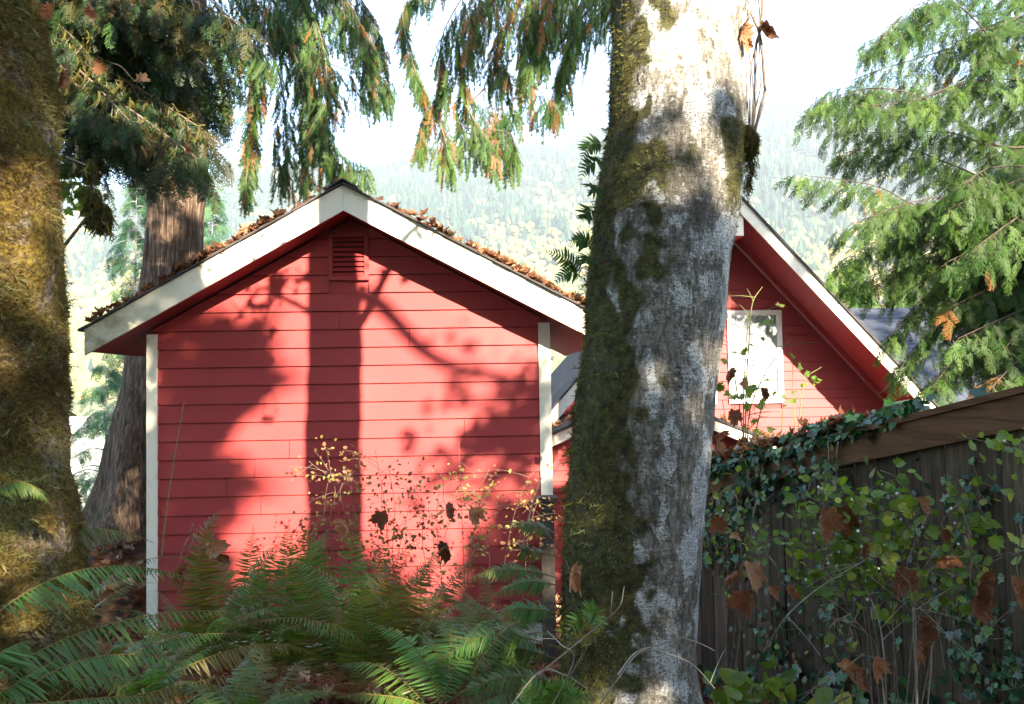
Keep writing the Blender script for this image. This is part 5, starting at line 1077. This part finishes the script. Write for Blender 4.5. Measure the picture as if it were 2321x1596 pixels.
shrub('bare_shrub', 'leafless branching twigs low in front of the fence boards', [[(2010, 1640), (1990, 1480), (1960, 1430), (1910, 1380)], [(2010, 1640), (2005, 1500), (1990, 1400), (1960, 1330)], [(2080, 1640), (2075, 1400), (2065, 1330), (1980, 1240)], [(2080, 1640), (2070, 1400), (2080, 1380), (2160, 1330)], [(1900, 1640), (1840, 1570), (1880, 1540), (1960, 1480)], [(1730, 1480), (1780, 1400), (1860, 1330), (1960, 1270)], [(2100, 1640), (2110, 1450), (2060, 1380), (1940, 1280)]], 3.0, 'snow_leaf', OVAL, .03, 0, 40, pale='twig_pale', twigw=.003, sub=4, subl=.2)
shrub('bare_shrub', 'long thin bare twigs crossing the bottom of the thick trunk', [[(1130, 1640), (1220, 1525), (1280, 1530), (1330, 1560)], [(1330, 1640), (1400, 1540), (1460, 1475), (1560, 1500), (1620, 1560)], [(1220, 1530), (1330, 1440), (1400, 1380), (1415, 1330)], [(1400, 1530), (1440, 1480), (1500, 1460), (1560, 1440)], [(1230, 1640), (1300, 1500), (1270, 1460), (1240, 1430)]], 2.35, 'snow_leaf', OVAL, .03, 0, 41, pale='twig_pale', twigw=.0026, sub=1, subl=.1)
shrub('salal', 'low glossy leaved shrub with yellowing leaves right of the trunk foot', [[(1760, 1640), (1740, 1590), (1700, 1555)], [(1780, 1640), (1790, 1590), (1830, 1570)], [(1770, 1640), (1760, 1580), (1750, 1545)], [(1860, 1640), (1900, 1590), (1960, 1570)], [(1700, 1640), (1660, 1580), (1650, 1560)]], 3.2, 'snow_leaf', OVAL, .085, 60, 42, ttint=(.6, .3), twigw=.004, sub=5, subl=.1)

def ivy(label, spots, seed, n, size=.05):
    """spots: (s along the fence, height under the cap, spread s, spread h, weight)"""
    r = np.random.default_rng(seed); t = thing('ivy', label, 'ivy', fw_(spots[0][0], -.5, .05), 'ivy on the fence'); w = np.array([q[4] for q in spots], float); w /= w.sum(); pick = r.choice(len(spots), n, p=w); O = []; Nn = []
    for q in pick:
        s_, h_, ds, dh, _ = spots[q]; s = s_+r.normal(0, ds); h = h_+r.normal(0, dh)
        if h > .02: off = r.uniform(-.05, .08); h = .035+r.random()*.07
        elif h > -.15: off = .05+r.random()*.05
        else: off = .01+r.random()**2*.12
        p = fw_(s, h, off); zg = float(gz(p.x, p.y)); O.append((p.x, p.y, max(p.z, zg+.03))); Nn.append(np.array([fn.x, fn.y, .4 if h < 0 else 1.5])+r.normal(0, .35, 3))
    m = MB(); scatter(m, IVYT, O, r.normal(0, .5, (n, 3))+np.array([0, 0, -.8]), Nn, size*r.uniform(.5, 1.2, n), 0, r.beta(2, 2.2, n), seed); m.build('leaves', MAT['ivy'], t)
    m = MB(); O = np.array(O)
    for i in range(26):
        j = r.integers(0, n); near = O[np.argsort(np.linalg.norm(O-O[j], axis=1))[[0, 12, 25]]]; m.tube(spline(near, 8), .0022, 4)
    m.build('vines', MAT['bark_twig'], t); return t
def S_of(px):                                                   # distance along the fence seen at image column px
    return min(np.linspace(S0, S1, 300), key=lambda s: abs((lambda q: 1160.5+F*(q-EYE).dot(right)/(q-EYE).dot(fwd))(fw_(s, 0))-px))
sA, sB, sC, sD = S_of(1620), S_of(1750), S_of(1900), S_of(2050)
ivy('thick ivy mound with brown leaves on the fence top nearest the trunk', [(sA, .03, .12, .03, 3), (sB, .03, .2, .03, 4), (sC, .03, .16, .03, 3), (sA-.05, -.35, .16, .14, 4), (sB, -.15, .2, .08, 3)], 51, 950, .05)
ivy('large leaved green ivy tuft where fence cap meets the A-frame eave', [(sD+.05, .05, .12, .02, 2), (sC, .05, .1, .02, 1)], 52, 70, .085)
ivy('dark ivy strands creeping down the middle of the fence boards', [(sC-.05, -.75, .12, .25, 3), (sB, -1.0, .16, .18, 3), (sC, -.2, .06, .1, 1), (sD, -.55, .1, .2, 1)], 53, 480, .04)
ivy('dark ivy climbing the fence boards near the right edge from the ground', [(S_of(2180), -1.0, .08, .22, 2), (S_of(2280), -1.1, .08, .18, 3), (S_of(2200), -.45, .06, .1, 1)], 54, 300, .045)
ivy('ground level ivy patch at the foot of the fence', [(sB-.1, -1.3, .3, .1, 2), (sC, -1.35, .3, .1, 2)], 55, 220, .08)

# brown leaves hanging in the bushes before the fence
for i, (lb, px, py, Y_, sz, tn, dd) in enumerate((
    ('big pale curled leaf hanging just right of the thick trunk', 1705, 1275, 3.3, .17, .95, (.1, 0, -1)), ('dark rust leaf folded over left of the big pale leaf', 1665, 1290, 3.25, .12, .5, (-.5, 0, -1)), ('long brown leaf hanging below the big pale leaf by the trunk', 1680, 1340, 3.3, .15, .45, (.2, 0, -1)),
    ('orange leaf pair tip right of the big pale leaf', 1745, 1330, 3.2, .08, .7, (.4, 0, -.7)), ('small orange curled leaf on a twig between pale leaf and snowberry', 1785, 1330, 3.2, .09, .7, (.6, 0, -.5)), ('long folded rust leaf hanging under the snowberry top', 1868, 1155, 3.2, .19, .5, (-.05, 0, -1)), ('dark brown leaf behind the long folded rust leaf', 1905, 1150, 3.3, .19, .25, (.15, 0, -1)),
    ('orange leaf hooked below the snowberry centre', 1955, 1235, 3.2, .09, .55, (.4, 0, -1)), ('tan rolled leaf in the upper right of the snowberry', 2080, 1135, 3.2, .10, .6, (.6, 0, -.8)), ('purple brown star leaf against pale boards', 2140, 1200, 3.1, .08, .3, (.2, 0, -1)), ('brown rolled leaf lying across a twig at right', 2170, 1265, 3.0, .13, .5, (-1, 0, -.3)),
    ('drooping brown leaf high in the bare twigs', 2055, 1290, 3.0, .15, .35, (-.4, 0, -1)), ('crumpled brown leaf in the fork of the bare twigs', 2105, 1400, 3.0, .13, .3, (.1, 0, -1)), ('large brown leaf hanging near the right frame edge', 2225, 1300, 2.6, .17, .4, (.5, 0, -1)), ('rust leaf below the large one at the right frame edge', 2210, 1350, 2.6, .13, .45, (.2, 0, -1)), ('orange leaf cut by the right frame edge', 2310, 1310, 2.5, .12, .55, (0, 0, -1)),
    ('twisted rust leaf low on the right bare twigs', 2080, 1450, 3.0, .12, .5, (.1, 0, -1)), ('pinkish curled leaf low in the bare twigs', 1990, 1490, 3.0, .12, .75, (-.2, 0, -1)), ('pale dead leaf standing low left of the bare twigs', 1905, 1500, 3.0, .13, .8, (.5, 0, -.8)), ('brown leaf low between the two pale dead leaves', 1935, 1520, 3.1, .12, .5, (.3, 0, -1)),
    ('crumpled dark leaf hanging left of the snowberry by the ivy', 1640, 1180, 3.4, .11, .45, (-.8, 0, -.5)), ('small tan leaf lit beside the trunk at ivy height', 1655, 1215, 3.4, .07, .9, (.8, 0, -.4)),
    ('brown leaf dangling on the sapling left of the window', 1655, 835, 5.5, .14, .35, (-.2, 0, -1)), ('brown leaf dangling on the sapling under the window sill', 1665, 930, 5.5, .16, .45, (-.1, 0, -1)), ('dark dead leaf hanging right side of the window sapling', 1735, 880, 5.5, .12, .2, (0, 0, -1)), ('rust leaf bundle at the foot of the window sapling', 1640, 975, 5.4, .15, .4, (-.5, 0, -1)), ('tan leaf on the window sapling stem', 1690, 865, 5.5, .08, .8, (-.3, 0, -1)),
    ('broad tan leaf lying on fern tips at the left of the shed wall', 470, 1240, 4.4, .18, .85, (1, 0, .15)), ('brown leaf hanging under the broad tan leaf on the ferns', 420, 1275, 4.3, .15, .55, (-.2, 0, -1)), ('torn brown leaf hanging lowest before the left shed wall', 405, 1300, 4.3, .13, .55, (.1, 0, -1)), ('dark leaf right of the broad tan leaf on the ferns', 495, 1262, 4.4, .11, .3, (.7, 0, -.5)),
    ('pale brown leaf resting against the mossy left foot of the thick trunk', 1290, 1290, 2.75, .13, .8, (.3, 0, -.6)), ('brown dead leaf caught in the autumn shrub before the wall centre', 865, 1160, 6.1, .2, .3, (0, 0, -1)), ('tan leaf cluster tip at the middle of the autumn shrub', 780, 1180, 6.1, .2, .8, (0, 0, -1)), ('brown leaf caught right of centre in the autumn shrubs', 1010, 1145, 6.0, .17, .55, (.4, 0, -1)), ('pale leaf hanging in the right autumn shrub', 1075, 1150, 6.0, .2, .8, (0, 0, -1)), ('dark crumpled leaf low before the shed wall, right', 1010, 1230, 5.6, .2, .15, (0, 0, -1)))):
    dead_leaf(lb, P(px, py, Y_), sz*.72, 700+i, tn, dd, 'brown leaves hanging in the bushes')

# ---------------------------------------------------------------- leaf litter
r = np.random.default_rng(3)
def litter(name, n, xr, yr, label, size, seed, zf=gz, mats=None):
    r = np.random.default_rng(seed); x = r.uniform(*xr, n); y = r.uniform(*yr, n); O = np.stack([x, y, zf(x, y)+r.uniform(.0, .045, n)], -1); m = MB()
    scatter(m, DEADT, O, np.stack([r.normal(0, 1, n), r.normal(0, 1, n), r.normal(0, .25, n)], -1), np.stack([r.normal(0, .35, n), r.normal(0, .35, n), np.ones(n)], -1), size*r.uniform(.55, 1.25, n), 0, np.clip(r.normal(.5, .25, n), 0, 1), seed)
    return tag(m.build(name, MAT['dead']), label, 'leaf litter', kind='stuff')
litter('leaf_litter', 9000, (-6, 3.6), (3.2, 11), 'carpet of brown fallen maple leaves on the forest floor', .12, 3)
def roof_leaves():
    r = np.random.default_rng(12); m = MB(); O = []; 
    for sg, s, segs in ((-1, slope, ((.05, .55, 40), (.55, 1.25, 420), (1.25, 1.75, 260), (1.75, 2.3, 90))), (1, slope_r, ((.3, .8, 60), (.8, 1.0, 40), (1.1, 1.5, 130), (1.5, 2.2, 170)))):
        for a, c, k in segs:
            for _ in range(k):
                d = r.uniform(a, c); off = OV-abs(r.normal(0, .35)); lump = .05*max(0, math.sin(d*9+1))*math.exp(-(OV-off)*2); p = SP.w(ua+sg*d, za-d*s+FH+.03+r.uniform(0, .03)+lump*r.random(), off); O.append(tuple(p))
    k = len(O); scatter(m, DEADT, O, np.stack([r.normal(0, 1, k), r.normal(0, 1, k), r.normal(0, .5, k)], -1), np.stack([r.normal(0, .6, k), r.normal(-.3, .6, k), np.ones(k)], -1), .085*r.uniform(.6, 1.3, k), 0, np.clip(r.normal(.45, .2, k), 0, 1), 1)
    tag(m.build('fallen_leaves', MAT['dead']), 'brown maple leaves heaped along the shed roof edge', 'leaf litter', kind='stuff')
roof_leaves()
r = np.random.default_rng(14); m = MB(); O = []
for _ in range(260): d = r.uniform(0, 2.5)*r.choice((-1, 1)); O.append(tuple(PP.w(pu+d, pz-abs(d)*ps+FP+.06+r.uniform(0, .04), -r.random()*.8)))
for _ in range(160): p = fw_(r.uniform(sC-.1, sA+.1), .04+r.uniform(0, .05), r.uniform(-.05, .07)); O.append(tuple(p))
k = len(O); scatter(m, DEADT, O, r.normal(0, 1, (k, 3)), np.stack([r.normal(0, .6, k), r.normal(-.4, .6, k), np.ones(k)], -1), np.where(np.arange(k) < 260, .12, .075)*r.uniform(.6, 1.2, k), 0, np.clip(r.normal(.5, .25, k), 0, 1), 2)
tag(m.build('roof_and_fence_leaves', MAT['dead']), 'dry brown leaves lying on the porch roof and fence top', 'leaf litter', kind='stuff')
# low ground cover right of the trunk
r = np.random.default_rng(15); k = 1100; x = r.uniform(.6, 3.2, k); y = r.uniform(2.8, 6.5, k); m = MB()
scatter(m, IVYT+OVAL, np.stack([x, y, gz(x, y)+r.uniform(.02, .14, k)], -1), r.normal(0, 1, (k, 3)), r.normal(0, .35, (k, 3))+np.array([0, -.2, 1]), .07*r.uniform(.5, 1.3, k), 0, r.random(k)*.9, 4)
tag(m.build('ground_ivy', MAT['ivy']), 'low dark green ivy leaves covering the ground by the fence', 'ground cover', kind='stuff')

# ---------------------------------------------------------------- the hazy valley air
m = MB(); m.box((-3400, -70, -60), (3400, 2600, 800)); hz = m.build('haze', [])
hm, ht = nodes('valley_haze'); vo = ht.nodes.new('ShaderNodeVolumePrincipled'); vo.inputs['Density'].default_value = .0002; vo.inputs['Color'].default_value = (.92, .96, 1, 1); vo.inputs['Anisotropy'].default_value = .1
oo = ht.nodes.new('ShaderNodeOutputMaterial'); ht.links.new(vo.outputs[0], oo.inputs['Volume']); hz.data.materials.append(hm); tag(hz, 'pale haze filling the valley air', 'haze', kind='stuff')
